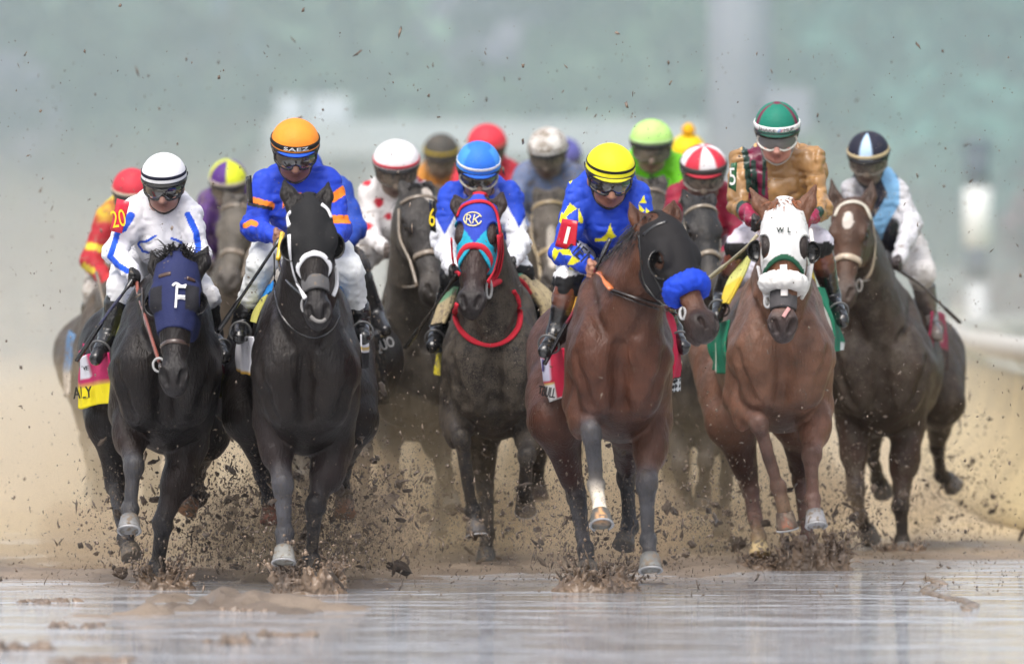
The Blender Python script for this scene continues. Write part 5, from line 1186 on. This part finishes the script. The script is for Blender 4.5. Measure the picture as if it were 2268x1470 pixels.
# ================= right: muddy bay without a hood, a length behind
hr = make_horse(dict(D=51.7, label='muddy brown horse with a white star and no hood, rightmost of the pack', chest=(1946, 790), hw=.285, hh=.40, rump=(1996, 790), rhw=.30,
  body=(.058, .040, .030), legs=(.035, .030, .028), muz=(.14, .105, .085), face=(.12, .062, .038), forearm=(.080, .045, .035), mud=.52, mudleg=.45, mudface=.3,
  poll=(1889, 452), nose=(1868, 668), polldy=-.95, nosedy=-1.25, yaw=-12, wide=1.05, ears=[((1841, 394), (1856, 466)), ((1934, 396), (1920, 462))], locklen=.04, lockn=30,
  fore=[[(1888, 930, -.35), (1896, 1085, -.45), (1906, 1150, -.20), (1922, 1178, -.12)], [(2010, 950, -.28), (1994, 1120, -.40), (1998, 1195, -.34), (2000, 1218, -.36)]],
  hind=[[(1930, 900, .6), (1930, 1000, .9), (1944, 1060, 1.2), (1952, 1078, 1.25)], [(2082, 890, .9), (2076, 985, 1.3), (2084, 1052, 1.5), (2104, 1066, 1.55)]],
  marks=[(.27, .0, .030, .050, (.55, .50, .45))]))
tanl = (.42, .34, .25)
ring(hr, .60, .020, (*tanl, .3), 'noseband', LEATH(), flat=.5, off=.003)
strap(hr, [(1848, 480), (1860, 456), (1888, 446), (1916, 456), (1930, 486)], .014, (.5, .46, .38), 'browband', LEATH(), .004)
strap(hr, [(1932, 488), (1938, 530), (1938, 560), (1930, 600), (1915, 620), (1905, 625)], .010, tanl, 'cheek_strap'); strap(hr, [(1846, 590), (1848, 605), (1856, 622)], .009, tanl, 'cheek_strap')
freeline(hr, [(1905, 624, -1.1), (1935, 618, -.8), (1968, 612, -.45), (1980, 606, -.36)], .010, (.16, .12, .10), 'reins')
mk('bit_ring', *tube([hr['W']((1903+6*math.cos(t), 632+13*math.sin(t), -1.12)) for t in np.linspace(0, 6.28, 20, endpoint=False)], .006, 6, True), METAL(), hr['root'], V(.35, .33, .3, 0))
cloth(hr, [[(2062, 690, .0), (2076, 690, .3), (2092, 700, .6)], [(2058, 760, .0), (2080, 755, .3), (2096, 765, .6)], [(2056, 815, .0), (2080, 825, .3), (2096, 820, .6)]], lambda uv: np.where(((uv[:, 1] > .25) & (uv[:, 1] < .5) & (uv[:, 0] > .3) & (uv[:, 0] < .7))[:, None], rgba((.5, .45, .42), .3)[None], np.where((uv[:, 1] > .62)[:, None], rgba((.05, .03, .03), .4)[None], rgba((.32, .03, .08), .4)[None])))
def patr(v, c, k):
    px = k['px']; fr = v[:, 1] < k['D']+.3; Bl = (.18, .38, .60); Nv = (.018, .018, .032)
    R_ = v[:, 0] > k['shR'][0]+.012
    band(c, px, [(1965, 385), (1985, 430), (1945, 500), (1925, 560)], 17, Bl, fr & ~R_, .3)
    c[R_ & (v[:, 1] < k['D']+.35)] = rgba((.55, .55, .58), .36)
    band(c, px, [(1990, 375), (2012, 395)], 12, Nv, R_)
jr = make_jockey(dict(D=51.7, horse=hr, label='jockey in navy vest with light blue sash and navy cap with pale blue stripe', helm=(1923, 295, 93, 356), pitch=22, hyaw=-8,
  sh=[(1885, 418, .12), (1995, 418, .12)], el=[(1880, 510, .06), (2018, 500, .06)], wr=[(1920, 570, -.34), (1988, 575, -.34)], hip=(1975, 540, .55), leg=[[(1910, 620, .02), (1895, 700, .2), (1890, 740, .0)], [(2040, 605, .05), (2058, 700, .2), (2076, 742, .0)]],
  silk=(.018, .018, .032), sleeve=(.55, .55, .58), mud=.38, mudbreech=.35, breech=(.55, .53, .52), skin=(.11, .08, .06), glove=(.05, .04, .04), boot=(.15, .13, .12), boottop=(.15, .13, .12), cap=lambda a, e: (.42, .58, .78) if (a < 21 or a > 339) else (.016, .017, .032), bands=[(.012, .020, (.55, .45, .27))], mudcap=.25, goggle=(.25, .22, .18), lensmud=.5, lenscol=(.10, .085, .07), mudface=.6, pattern=patr))
make_whip(jr, [(1990, 598, -.36), (2040, 632, -.25), (2085, 675, -.15), (2126, 714, -.05)], 'tan handled riding whip pointing right, held by the navy capped jockey', col=(.05, .04, .035), col2=(.07, .055, .05))

# ================= the horses behind
def legs(cx, cy, D, var, dx=0.0):
    s = F/D; p = lambda x, z, dy: (cx+x*s, HY+(HC-z)*F/(D+dy), dy)
    fa = [(-.15, .94, -.35), (-.14, .72, -.62), (-.13, .44, -.48), (-.12, .36, -.40)]; fb = [(.14, .92, -.30), (.12, .54, -.42), (.10, .20, -.36), (.10, .11, -.40)]
    ha = [(-.20, .95, .75), (-.18, .58, 1.15), (-.15, .38, 1.42), (-.15, .30, 1.40)]; hb = [(.19, .92, .55), (.16, .52, .75), (.14, .22, .42), (.13, .13, .36)]
    m = lambda q: [(-x, z, y) for x, z, y in q]
    if var == 0: fo, hi = [fa, fb], [ha, hb]
    else: fo, hi = [m(fb), m(fa)], [m(hb), m(ha)]
    return dict(fore=[[p(*q) for q in l] for l in fo], hind=[[p(x+dx, z, y) for x, z, y in l] for l in hi])
def rear_horse(D, cx, cy, poll, nose, label, var=0, **k):
    s = F/D; w = .085*s; ph = .13*s
    d = dict(D=D, label=label, chest=(cx, cy), hw=.25, hh=.385, rump=(cx+k.pop('rdx', 0), cy-5), rhw=.28, fine=False, poll=poll, nose=nose, polldy=-.95, nosedy=-1.25,
        ears=[((poll[0]-w*.95, poll[1]-ph*.55), (poll[0]-w*.5, poll[1]+ph*.15)), ((poll[0]+w*.95, poll[1]-ph*.55), (poll[0]+w*.5, poll[1]+ph*.15))], body=(.10, .080, .062), legs=(.085, .072, .060), muz=(.11, .095, .080), mud=.5, mudleg=.5, lockn=20, manen=50)
    d.update(legs(cx, cy, D, var)); d.update(k); h = make_horse(d)
    tn = k.get('bridle', (.20, .16, .12))
    ring(h, .62, .016, (*tn, .3), 'noseband', LEATH(), flat=.5, off=.003)
    ring(h, .13, .011, (*tn, .3), 'browband', LEATH(), a0=15, a1=165, flat=.5, off=.003)
    hp = h['hp']
    for q in (-1, 1):
        mk('eye', *ball(hp(.345, q*.079, .014), V(.017, .024, .021)*h['g'], 6, h['Rm']), eyemat(), h['root'])
        p = [hp(.15, q*.09, -.02), hp(.4, q*.098, -.045), hp(.62, q*.070, -.04), hp(.86, q*.062, -.03)]; mk('cheek_strap', *tube(curve(p, 5), .009, 6), LEATH(), h['root'], rgba(tn, .3))
        w_ = [hp(.86, q*.066, -.03), h['C']+V(q*.12, -.25, .45)]; mk('reins', *tube(curve([w_[0], (w_[0]+w_[1])/2+V(0, 0, -.03), w_[1]], 5), .009, 6), LEATH(), h['root'], rgba(tn, .3))
    for q in (-1, 1):
        c = h['C']; e = lambda x, y, z: c+V(q*x, y, z)
        v, f, cl = sheet([[e(.255, .20, .12), e(.295, .45, .14), e(.30, .80, .14)], [e(.275, .18, -.05), e(.315, .45, -.05), e(.32, .80, -.05)], [e(.285, .16, -.22), e(.325, .45, -.22), e(.33, .8, -.22)]], .008, 16, 12, .012, 3, lambda uv: np.where((uv[:, 1] > .55)[:, None], rgba(k.get('hem', (.45, .40, .30)), .5)[None], rgba(k.get('clothcol', (.25, .06, .06)), .5)[None]))
        mk('saddle_cloth', v, f, CLOTH(), h['root'], cl)
    return h
def rear_jockey(D, helm, label, h, **k):
    s = F/D; hx, tp, w, rim = helm; X = lambda x, z, dy: (hx+x*s, rim+z*s, dy)
    hdx = k.pop('hdx', 0)
    d = dict(D=D, label=label, horse=h, helm=helm, fine=False, sh=[X(-.145, .095, .12), X(.145, .095, .12)], el=[X(-.20, .32, .06), X(.20, .32, .06)], wr=[X(-.11, .43, -.30), X(.11, .43, -.30)], hip=X(hdx, .33, .60),
       leg=[[X(-.24+hdx, .52, .05), X(-.29+hdx, .74, .2), X(-.32+hdx, .82, .0)], [X(.24+hdx, .52, .05), X(.29+hdx, .74, .2), X(.32+hdx, .82, .0)]], silk=(.3, .05, .05), mud=.5, mudbreech=.5, breech=(.5, .48, .45), skin=(.10, .075, .06), mudface=.6, lensmud=.6, lenscol=(.07, .06, .052), goggle=(.10, .085, .07), glove=(.10, .08, .07), mudcap=.25, bands=[], rimcol=(.05, .045, .04))
    d.update(k); return make_jockey(d)

# grey muddy horse with its dotted jockey
hd = rear_horse(51.5, 915, 800, (922, 425), (963, 662), 'mud covered grey horse with a white mark on its face, under the red dotted jockey', var=0, yaw=24, body=(.115, .100, .082), legs=(.15, .13, .105), face=(.060, .054, .050), neck=(.085, .075, .063), hw=.265, wide=1.1, locklen=.11, lockn=60, marks=[(.10, .02, .03, .06, (.5, .45, .4))], rdx=10,
  fore=[[(866, 930, -.35), (868, 1000, -.60), (873, 1050, -.42), (876, 1068, -.32)], [(958, 940, -.30), (984, 1040, -.45), (998, 1100, -.42), (1001, 1118, -.46)]])
jd = rear_jockey(51.5, (878, 315, 104, 378), 'jockey in white silks with red dots and a white cap with a red band', hd, silk=(.62, .60, .60), mud=.28, cap=lambda a, e: (.74, .72, .74), bands=[(.012, .018, (.50, .03, .05))], breech=(.62, .60, .58), mudcap=.18,
  pattern=lambda v, c, k: [c.__setitem__((np.hypot(k['px'][0]-x, k['px'][1]-y) < r) & (v[:, 1] < k['D']+.4), rgba((.45, .02, .04), .1)) for x, y, r in ((812, 405, 9), (840, 448, 11), (932, 394, 9), (815, 500, 10), (860, 480, 8))], el=[(812, 520, .05), (940, 520, .05)], wr=[(856, 552, -.30), (925, 560, -.3)])

# horse right behind the orange cap: only flank, leg and boot show
hq = rear_horse(49.3, 708, 800, (690, 480), (705, 690), 'dark muddy horse half hidden behind the black horse in the plain hood', var=1, rdx=34, hw=.225, rhw=.31, body=(.030, .026, .023), legs=(.055, .050, .045), mud=.35, bridle=(.04, .03, .03), clothcol=(.015, .015, .018), hem=(.015, .015, .018),
  fore=[[(672, 960, -.3), (676, 1060, -.5), (682, 1110, -.4), (684, 1130, -.4)], [(790, 900, -.35), (806, 1010, -.55), (806, 1100, -.42), (807, 1130, -.38)]])
jq = rear_jockey(49.3, (672, 330, 88, 392), 'jockey in plain blue silks almost hidden behind the orange capped jockey', hq, silk=(.02, .06, .34), mud=.25, cap=lambda a, e: (.02, .06, .40), sh=[(640, 425, .12), (760, 412, .12)], el=[(630, 520, .05), (786, 505, .05)], wr=[(660, 560, -.3), (740, 565, -.3)], breech=(.06, .06, .065), boot=(.02, .02, .022), boottop=(.03, .03, .03), boottop_at=.1, leg=[[(660, 590, .05), (640, 700, .2), (630, 730, 0)], [(786, 585, .0), (832, 690, .10), (854, 730, -.08)]])
gq = [[(785, 742, -.10), (812, 736, .05), (856, 730, .3)], [(800, 775, -.08), (822, 775, .05), (858, 765, .3)], [(812, 818, -.05), (830, 815, .05), (850, 790, .3)]]
cloth(hq, gq, lambda uv: np.where((uv[:, 1] < .12)[:, None], rgba((.70, .68, .66), .1)[None], np.where((uv[:, 1] < .2)[:, None], rgba((.5, .36, .12), .1)[None], rgba((.012, .012, .014), .1)[None])), ripple=.006)
cloth_text(hq, 'QUO', (842, 767), 28, (.74, .74, .74), [gq[0][1], gq[0][2], gq[1][1]], rot=22, sx=.62)

# red capped jockey behind the far left
hl = rear_horse(52.2, 268, 790, (292, 600), (290, 800), 'dusty brown horse at the far left behind the white capped jockey', var=0, rdx=-8, rhw=.30, body=(.105, .078, .055), legs=(.14, .12, .095), fore=[[(222, 930, -.35), (218, 1010, -.60), (221, 1075, -.42), (222, 1100, -.35)], [(325, 930, -.30), (338, 1060, -.42), (336, 1140, -.36), (335, 1165, -.40)]], clothcol=(.10, .20, .36), hem=(.5, .45, .4))
jl = rear_jockey(52.2, (292, 377, 88, 436), 'jockey in red and yellow silks with a red cap at the far left', hl, silk=(.62, .50, .04), sleeve=(.36, .02, .03), cuff=(.45, .03, .03), mud=.3, cap=lambda a, e: (.50, .035, .055), bands=[(.006, .016, (.55, .48, .38))], sh=[(232, 470, .12), (335, 470, .12)], el=[(202, 575, .05), (340, 570, .05)], wr=[(245, 632, -.3), (320, 620, -.3)], hip=(270, 570, .6),
  pattern=lambda v, c, k: (band(c, k['px'], [(196, 545), (232, 552)], 8, (.62, .50, .04), None, .3), band(c, k['px'], [(186, 590), (204, 600)], 7, (.62, .50, .04), None, .3)), leg=[[(215, 645, .05), (195, 720, .2), (185, 745, 0)], [(330, 640, .05), (345, 720, .2), (350, 745, 0)]])

hp_ = rear_horse(55.5, 512, 800, (528, 448), (506, 640), 'mud coated horse running in the gap under the purple and yellow cap', var=1, yaw=-20, wide=1.1, body=(.125, .100, .078), legs=(.16, .135, .105), face=(.16, .14, .115))
jp = rear_jockey(55.5, (505, 353, 84, 414), 'jockey in purple silks with a quartered purple and yellow cap', hp_, silk=(.085, .035, .17), mud=.4, cap=lambda a, e: (.085, .03, .19) if 292 < a < 362 or 75 < a < 150 else (.60, .66, .03), bands=[(.006, .018, (.45, .40, .33))], skin=(.26, .22, .18), sh=[(458, 440, .12), (555, 440, .12)], hip=(500, 560, .6))
hw_ = rear_horse(51.3, 1545, 800, (1548, 452), (1580, 645), 'dark grey horse between the bright bay and the chestnut', var=0, yaw=14, body=(.060, .053, .047), legs=(.075, .066, .058), face=(.035, .034, .034), bridle=(.22, .18, .13), clothcol=(.3, .03, .06),
  fore=[[(1500, 930, -.35), (1508, 1030, -.55), (1512, 1080, -.4), (1514, 1100, -.35)], [(1575, 930, -.35), (1562, 1020, -.55), (1558, 1080, -.40), (1556, 1102, -.36)]])
jw = rear_jockey(51.3, (1558, 327, 104, 388), 'jockey in maroon and red silks with a red and white panelled cap', hw_, silk=(.40, .02, .045), sleeve=(.20, .012, .035), mud=.25, cap=lambda a, e: (.52, .025, .05) if int(((a+8) % 360)//45) % 2 else (.68, .66, .68), bands=[(.012, .030, (.06, .055, .052))], peak=(.45, .03, .05), breech=(.6, .58, .66), goggle=(.25, .22, .19))
hg = rear_horse(53.5, 1455, 800, (1440, 412), (1440, 620), 'grey brown horse hidden behind the head of the bright bay', var=1, body=(.10, .088, .075), face=(.105, .095, .082))
jg = rear_jockey(53.5, (1443, 265, 96, 322), 'jockey in bright lime green silks and a pale lime cap', hg, silk=(.16, .56, .02), mud=.22, cap=lambda a, e: (.42, .70, .20), mudcap=.12, bands=[(.010, .016, (.46, .66, .30))], skin=(.17, .11, .09), rimcol=(.02, .02, .02), pitch=14)
hy = rear_horse(58, 1530, 800, (1530, 440), (1530, 620), 'muddy horse deep in the pack under the yellow pompom cap', var=0)
jy = rear_jockey(58, (1524, 313, 78, 352), 'jockey in a yellow cap topped with an orange yellow pompom', hy, silk=(.50, .35, .03), cap=lambda a, e: (.72, .50, .01), pom=(.75, .38, .01), mudcap=.05, rimcol=(.05, .04, .03))
hz = rear_horse(55, 1215, 800, (1216, 440), (1226, 640), 'mud plastered horse behind the yellow capped jockey', var=1, body=(.105, .088, .070), face=(.12, .10, .08), wide=1.1, bridle=(.32, .24, .13), marks=[(.6, .0, .035, .12, (.42, .38, .33))])
jz = rear_jockey(55, (1213, 282, 89, 344), 'jockey in slate blue silks and a white cap stained brown with mud', hz, silk=(.12, .16, .28), mud=.45, cap=lambda a, e: (.62, .60, .58), mudcap=.55, bands=[(.016, .010, (.10, .09, .08)), (.002, .014, (.66, .65, .64))], hyaw=-8)
hk = rear_horse(60, 985, 800, (985, 430), (985, 620), 'muddy horse far back under the brown cap', var=0)
jk = rear_jockey(60, (977, 300, 80, 352), 'jockey in orange silks and a brown cap with a yellow band, far back', hk, silk=(.48, .20, .03), mud=.4, cap=lambda a, e: (.055, .052, .046), bands=[(.022, .020, (.40, .30, .03))], mudcap=.3)
he = rear_horse(58, 1090, 800, (1090, 430), (1090, 620), 'muddy horse far back behind the blue capped jockey', var=1)
je = rear_jockey(58, (1079, 278, 87, 334), 'jockey in red silks and a plain red cap far back behind the bright blue cap', he, silk=(.48, .03, .05), mud=.25, cap=lambda a, e: (.56, .035, .055), bands=[(.012, .014, (.45, .16, .12))], mudcap=.1)
hb_ = rear_horse(63, 1262, 800, (1258, 440), (1258, 600), 'horse at the very back, behind the mud stained white cap', var=0)
jb = rear_jockey(63, (1252, 311, 72, 358), 'jockey in a violet blue cap, rearmost, beside the mud stained white cap', hb_, silk=(.10, .10, .26), cap=lambda a, e: (.085, .085, .30), bands=[])

# ================= mud: splashes, lumps, flying clods, spray
MUD = lambda: colmat('wet_mud', .35, .5, .8, 35, mud=False, var=.35, coat=.2)
def splash(px, py, D, w, hgt, label, seed, style=0):
    rng = np.random.default_rng(seed); c = P(px, py, D); c[2] = 0; S = SDF(); mc = rgba((.22, .155, .105)); mc2 = rgba((.115, .082, .060))
    S.el(c+V(0, 0, -.01), (w*.58, w*.55, hgt*(.42 if not style else .30)), mc, .03)
    for i in range(70):
        an = rng.uniform(0, 6.28); r = w*.5*(rng.uniform(.75, 1.0) if style else rng.uniform(.1, 1.0)); b = c+V(math.cos(an)*r, math.sin(an)*r, hgt*rng.uniform(-.1, .2))
        out = V(math.cos(an), math.sin(an), 0); up_ = hgt*(rng.uniform(.3, .7) if style else rng.uniform(.1, .55)*(1.15-r/w))
        tip = b+out*w*rng.uniform(-.02, .16)+V(rng.normal(0, .012), 0, up_)
        S.rc(b, tip, rng.uniform(.012, .024), rng.uniform(.003, .009), mc if rng.random() < .6 else mc2, .016)
    def post(Q, f): return f+.013*vnoise(Q, 30, seed)+.008*vnoise(Q, 75, seed+1)
    v0, q0 = S.mesh(S.axes(.0055*VOX, .03), 0, post); mb = MB()
    for i in range(150):          # torn strings and drops flung outwards
        an = rng.uniform(0, 6.28); r = w*.5*rng.uniform(.3, 1.05); out = V(math.cos(an), math.sin(an), 0); p0 = c+out*r+V(0, 0, hgt*rng.uniform(.1, .6)); cl = (mc if rng.random() < .5 else mc2)*rng.uniform(.7, 1.2)
        d = nrm(out*rng.uniform(.2, 1.4)+V(0, 0, rng.uniform(.2, 1.6))); ln = hgt*rng.uniform(.15, .6)
        if i < 60:
            pts = [p0+d*ln*t-V(0, 0, .25*ln*t*t)+rng.normal(0, .003, 3) for t in np.linspace(0, 1, 6)]; v, q = tube(pts, np.array([1.2, .8, .5, .9, .5, .15])*rng.uniform(.004, .008), 5); mb.add(v, q, cl)
        p1 = p0+d*ln*rng.uniform(.6, 2.2)
        v, q = ball(p1, rng.uniform(.002, .009, 3)*V(1, 1, 1.4), 4); mb.add(v, q, cl)
    o = mk('mud_splash', v0, q0, MUD(), None, S.colors(v0), origin=c); dr_ = mb.build('mud_drops', MUD(), o); dr_['kind'] = 'stuff'
    return tag(o, label, 'splash', 'mud splashes under the hooves')
splash(362, 1300, 45.6, .25, .17, 'brown mound of mud thrown up by the left front hoof of the navy hooded horse', 1)
splash(683, 1300, 44.9, .31, .20, 'round wall of mud standing around the hoof of the plain black hooded horse', 2, 1)
splash(1322, 1300, 45.2, .36, .20, 'ragged crown of dark mud under the hind hoof of the bright bay', 3)
splash(1806, 1265, 48.6, .32, .24, 'dark burst of mud under the hooves of the chestnut horse', 4, 1)
splash(1684, 1255, 48.7, .22, .07, 'low spatter of mud at the pale hind hoof of the chestnut horse', 5)
splash(2000, 1232, 51.3, .22, .06, 'small mud splash under the planted foreleg of the muddy brown horse', 6)
def lump(px, py, w, hgt, label, seed):
    d = F*HC/(py-HY); c = P(px, py, d); c[2] = 0; S = SDF(); rng = np.random.default_rng(seed); mc = rgba((.17, .125, .09))
    for i in range(16): S.el(c+V(rng.normal(0, w*.45), rng.normal(0, w*.6), -.004), (w*rng.uniform(.08, .28), w*rng.uniform(.2, .5), hgt*rng.uniform(.25, .9)), mc, .012)
    def post(Q, f): return f+.010*vnoise(Q*V(1, 1, 1.6), 30, seed)+.008*vnoise(Q, 70, seed)
    v, q = S.mesh(S.axes(.008, .03), 0, post); return tag(mk('mud_lump', v, q, MUD(), None, S.colors(v), origin=c), label, 'mud lump', 'mud lumps in the standing water')
for i, a in enumerate(((178, 1388, .14, .025, 'flat brown mud lump in the water, the upper of the left ones'), (515, 1424, .12, .04, 'pointed mud lump in the water below the navy hooded horse'), (628, 1408, .16, .03, 'wide low mud lump in the water below the plain black hooded horse'),
   (58, 1440, .14, .05, 'large dark mud lump in the water near the left picture edge'), (195, 1468, .18, .035, 'mud lump at the bottom left edge of the picture'), (545, 1352, .10, .02, 'small pale mud lump between the two left splashes'), (95, 1332, .14, .02, 'thin mud streak standing from the water at the far left'))): lump(*a, 60+i)
S = SDF()
for i in range(170):
    t = i/169; yy = lerp(42.5, 47.2, t); S.el(V(1.975+.06*math.sin(t*9)+RNG.normal(0, .012), yy, -.004), (RNG.uniform(.006, .018), RNG.uniform(.06, .16), RNG.uniform(.006, .016)), rgba((.19, .145, .105)), .012)
rv, rq = S.mesh([np.arange(1.8, 2.15, .008), np.arange(40.6, 48.9, .03), np.arange(-.03, .06, .006)], 0, lambda Q, f: f+.010*vnoise(Q, 26, 4))
tag(mk('mud_ridge', rv, rq, MUD(), None, S.colors(rv), origin=(1.97, 44.5, 0)), 'long thin ridge of mud running through the standing water on the right', 'mud ridge')
def clod_mesh(seed):
    bm = bmesh.new(); bmesh.ops.create_icosphere(bm, subdivisions=3, radius=1); rng = np.random.default_rng(seed); st = V(rng.uniform(.6, 1.1), rng.uniform(.5, 1), rng.uniform(.6, 1.6))
    v = np.array([q.co[:] for q in bm.verts]); f = [[q.index for q in g.verts] for g in bm.faces]; bm.free()
    v = v*(1+.55*vnoise(v, 1.3, seed)+.35*vnoise(v, 3.0, seed+1))[:, None]*st
    me = bpy.data.meshes.new('mud_clod'); me.from_pydata(v.tolist(), [], f); me.polygons.foreach_set('use_smooth', np.ones(len(f), bool))
    a = me.color_attributes.new('Col', 'FLOAT_COLOR', 'POINT'); col = np.tile(rgba(np.array((.115, .083, .060))*rng.uniform(.7, 1.5)), (len(v), 1)); a.data.foreach_set('color', col.astype(np.float32).ravel())
    me.materials.append(MUD()); return me
CM = [clod_mesh(s) for s in range(9)]
rng = np.random.default_rng(11)
def clod_pos(n):
    """thrown up behind and beside the hooves, thick near the ground, thin above"""
    out = []
    ctr = [(280, 46.4), (470, 46.6), (560, 46.2), (760, 46.0), (840, 47), (900, 48.5), (1010, 49), (1150, 48), (1260, 45.6), (1400, 45.6), (1540, 48), (1660, 49), (1880, 49.5), (2060, 52), (2160, 53), (640, 45.6), (700, 46)]
    wt = np.array([1.0, 2.2, 2.2, 2.6, 2.0, 1.0, 1.2, 1.0, 1.2, 1.0, 1.0, 1.0, 1.4, .8, .7, 1.2, 1.2]); wt /= wt.sum()
    for i in range(n):
        x, d = ctr[rng.choice(len(ctr), p=wt)]; d += rng.normal(0, .7)+.4; z = abs(rng.normal(0, .22))+rng.exponential(.10)
        out.append(V((x-CX)/F*d+rng.normal(0, .14), d, .02+z))
    return np.array(out)
pp = clod_pos(300)
for i, p in enumerate(pp):
    sz = rng.uniform(.0075, .015)*(1.0 if rng.random() < .80 else (2.2 if p[2] < .22 else 1.7))
    o = bpy.data.objects.new('mud_clod', CM[i % 9]); COL.objects.link(o); o.location = tuple(p); o.rotation_euler = tuple(rng.uniform(0, 6.28, 3)); o.scale = (sz, sz, sz*rng.uniform(.7, 2.4))
    tag(o, 'dark clod of wet mud flying up behind the galloping hooves', 'mud clod', 'clods of mud flying in the air')
# fine spatter nobody could count
p1 = clod_pos(26000); p1[:, 2] *= 1.1
n2 = 13000; p2 = np.stack([rng.uniform(-2.6, 2.6, n2), rng.uniform(43.5, 55, n2), rng.uniform(0, 1, n2)**3.6*2.6+.03], -1)
n3 = 26; p3 = np.stack([rng.uniform(-2.6, 2.6, n3), rng.uniform(44, 52, n3), rng.uniform(1.6, 2.9, n3)], -1)
pts = np.concatenate([p1, p2, p3]); sz = np.concatenate([rng.exponential(.0015, len(p1))+.0011, rng.exponential(.0010, n2)+.0012, rng.uniform(.004, .010, n3)])
sz = np.minimum(sz, .0085)
oc = np.array([[1, 0, 0], [-1, 0, 0], [0, 1, 0], [0, -1, 0], [0, 0, 1], [0, 0, -1]], float); of = np.array([[0, 2, 4], [2, 1, 4], [1, 3, 4], [3, 0, 4], [2, 0, 5], [1, 2, 5], [3, 1, 5], [0, 3, 5]])
R_ = rng.normal(0, 1, (len(pts), 3, 3)); R_ = np.linalg.qr(R_)[0]
vv = (oc[None]*rng.uniform(.5, 1.6, (len(pts), 6, 1)))@R_*sz[:, None, None]*np.array([1, 1, 1.4])
sd_ = rng.normal(0, 1, (len(pts), 3))+V(0, 0, .8); sd_ /= np.linalg.norm(sd_, axis=1, keepdims=True); kk = np.where(rng.random(len(pts)) < .16, rng.uniform(1.5, 4.0, len(pts)), 0)
vv = vv+(np.einsum('nij,nj->ni', vv, sd_)*kk[:, None])[:, :, None]*sd_[:, None, :]+pts[:, None, :]
ff = (of[None]+(np.arange(len(pts))*6)[:, None, None]).reshape(-1, 3)
cc = np.repeat(np.concatenate([V(.125, .092, .066)[None]*rng.uniform(.6, 1.5, (len(pts), 1)), np.zeros((len(pts), 1))], 1), 6, 0)
tag(mk('mud_spatter', vv.reshape(-1, 3), ff, MUD(), None, cc), kind='stuff')

# ================= spray hanging behind the leaders, rain mist farther off, thin haze over all
HAZE, MIST, SPRAY = .0001, .0056, .085
v, f = boxv(-130, 130, -35, 262, -1, 40); volume('haze', HAZE, (.90, .95, 1.0), v, f)
v, f = boxv(-75, 75, 66, 166, -.9, 9.5); volume('rain_mist', MIST, (.74, .93, 1.0), v, f)
for i, (px, py, d, rx, ry, rz, k) in enumerate(((250, 1180, 51, 1.2, 3.2, .95, 1), (620, 1180, 50.5, 1.4, 3.2, .85, 1), (930, 1180, 54, 1.3, 3.6, 1.1, 1.1), (1200, 1180, 53.5, 1.2, 3.6, 1.0, 1), (1500, 1180, 52.5, 1.0, 3.4, 1.0, 1), (1850, 1180, 56.5, 1.4, 3.2, .8, .8),
    (80, 900, 60, 2.6, 4.5, 1.75, .30), (560, 900, 63, 2.8, 4.5, 1.9, .30), (1150, 900, 64, 3.0, 4.5, 1.95, .28), (1800, 900, 63, 2.6, 4.5, 1.7, .28), (2240, 1000, 58, 1.3, 3.0, 1.15, .28), (-250, 900, 58, 2.4, 4.2, 1.6, .3))):
    c = P(px, py, d); v, f = ball((c[0], d, max(.12, c[2])), (rx, ry, rz), 18); v = v+nrm_rows(v-v.mean(0))*(.22*rz*vnoise(v, 1.0/rz, i))[:, None]; volume('mud_spray', SPRAY*k*(1.45 if k > .5 else 1), (.88, .74, .52) if k > .5 else (.93, .86, .78), v, f)
rs = np.random.default_rng(23)
for i in range(20):
    px = (200, 330, 450, 520, 600, 720, 800, 860, 950, 1080, 1180, 1280, 1400, 1480, 1560, 1640, 1760, 1850, 1930, 2040)[i]; d = rs.uniform(46.6, 49.0)+(6.5 if px > 1800 else 4.0 if 930 < px < 1200 else 3.0 if px > 1450 else 0); c = P(px, 640, d)
    r = rs.uniform(.16, .34); v, f = ball((c[0], d, r*.55+rs.uniform(0, .12)), (r, r*1.5, r*rs.uniform(.6, 1.1)), 16); v = v+nrm_rows(v-v.mean(0))*(.4*r*vnoise(v, 3.2, i)+.22*r*vnoise(v, 8, i+50))[:, None]
    volume('mud_spray', rs.uniform(.5, 1.3), (.66, .52, .37), v, f)
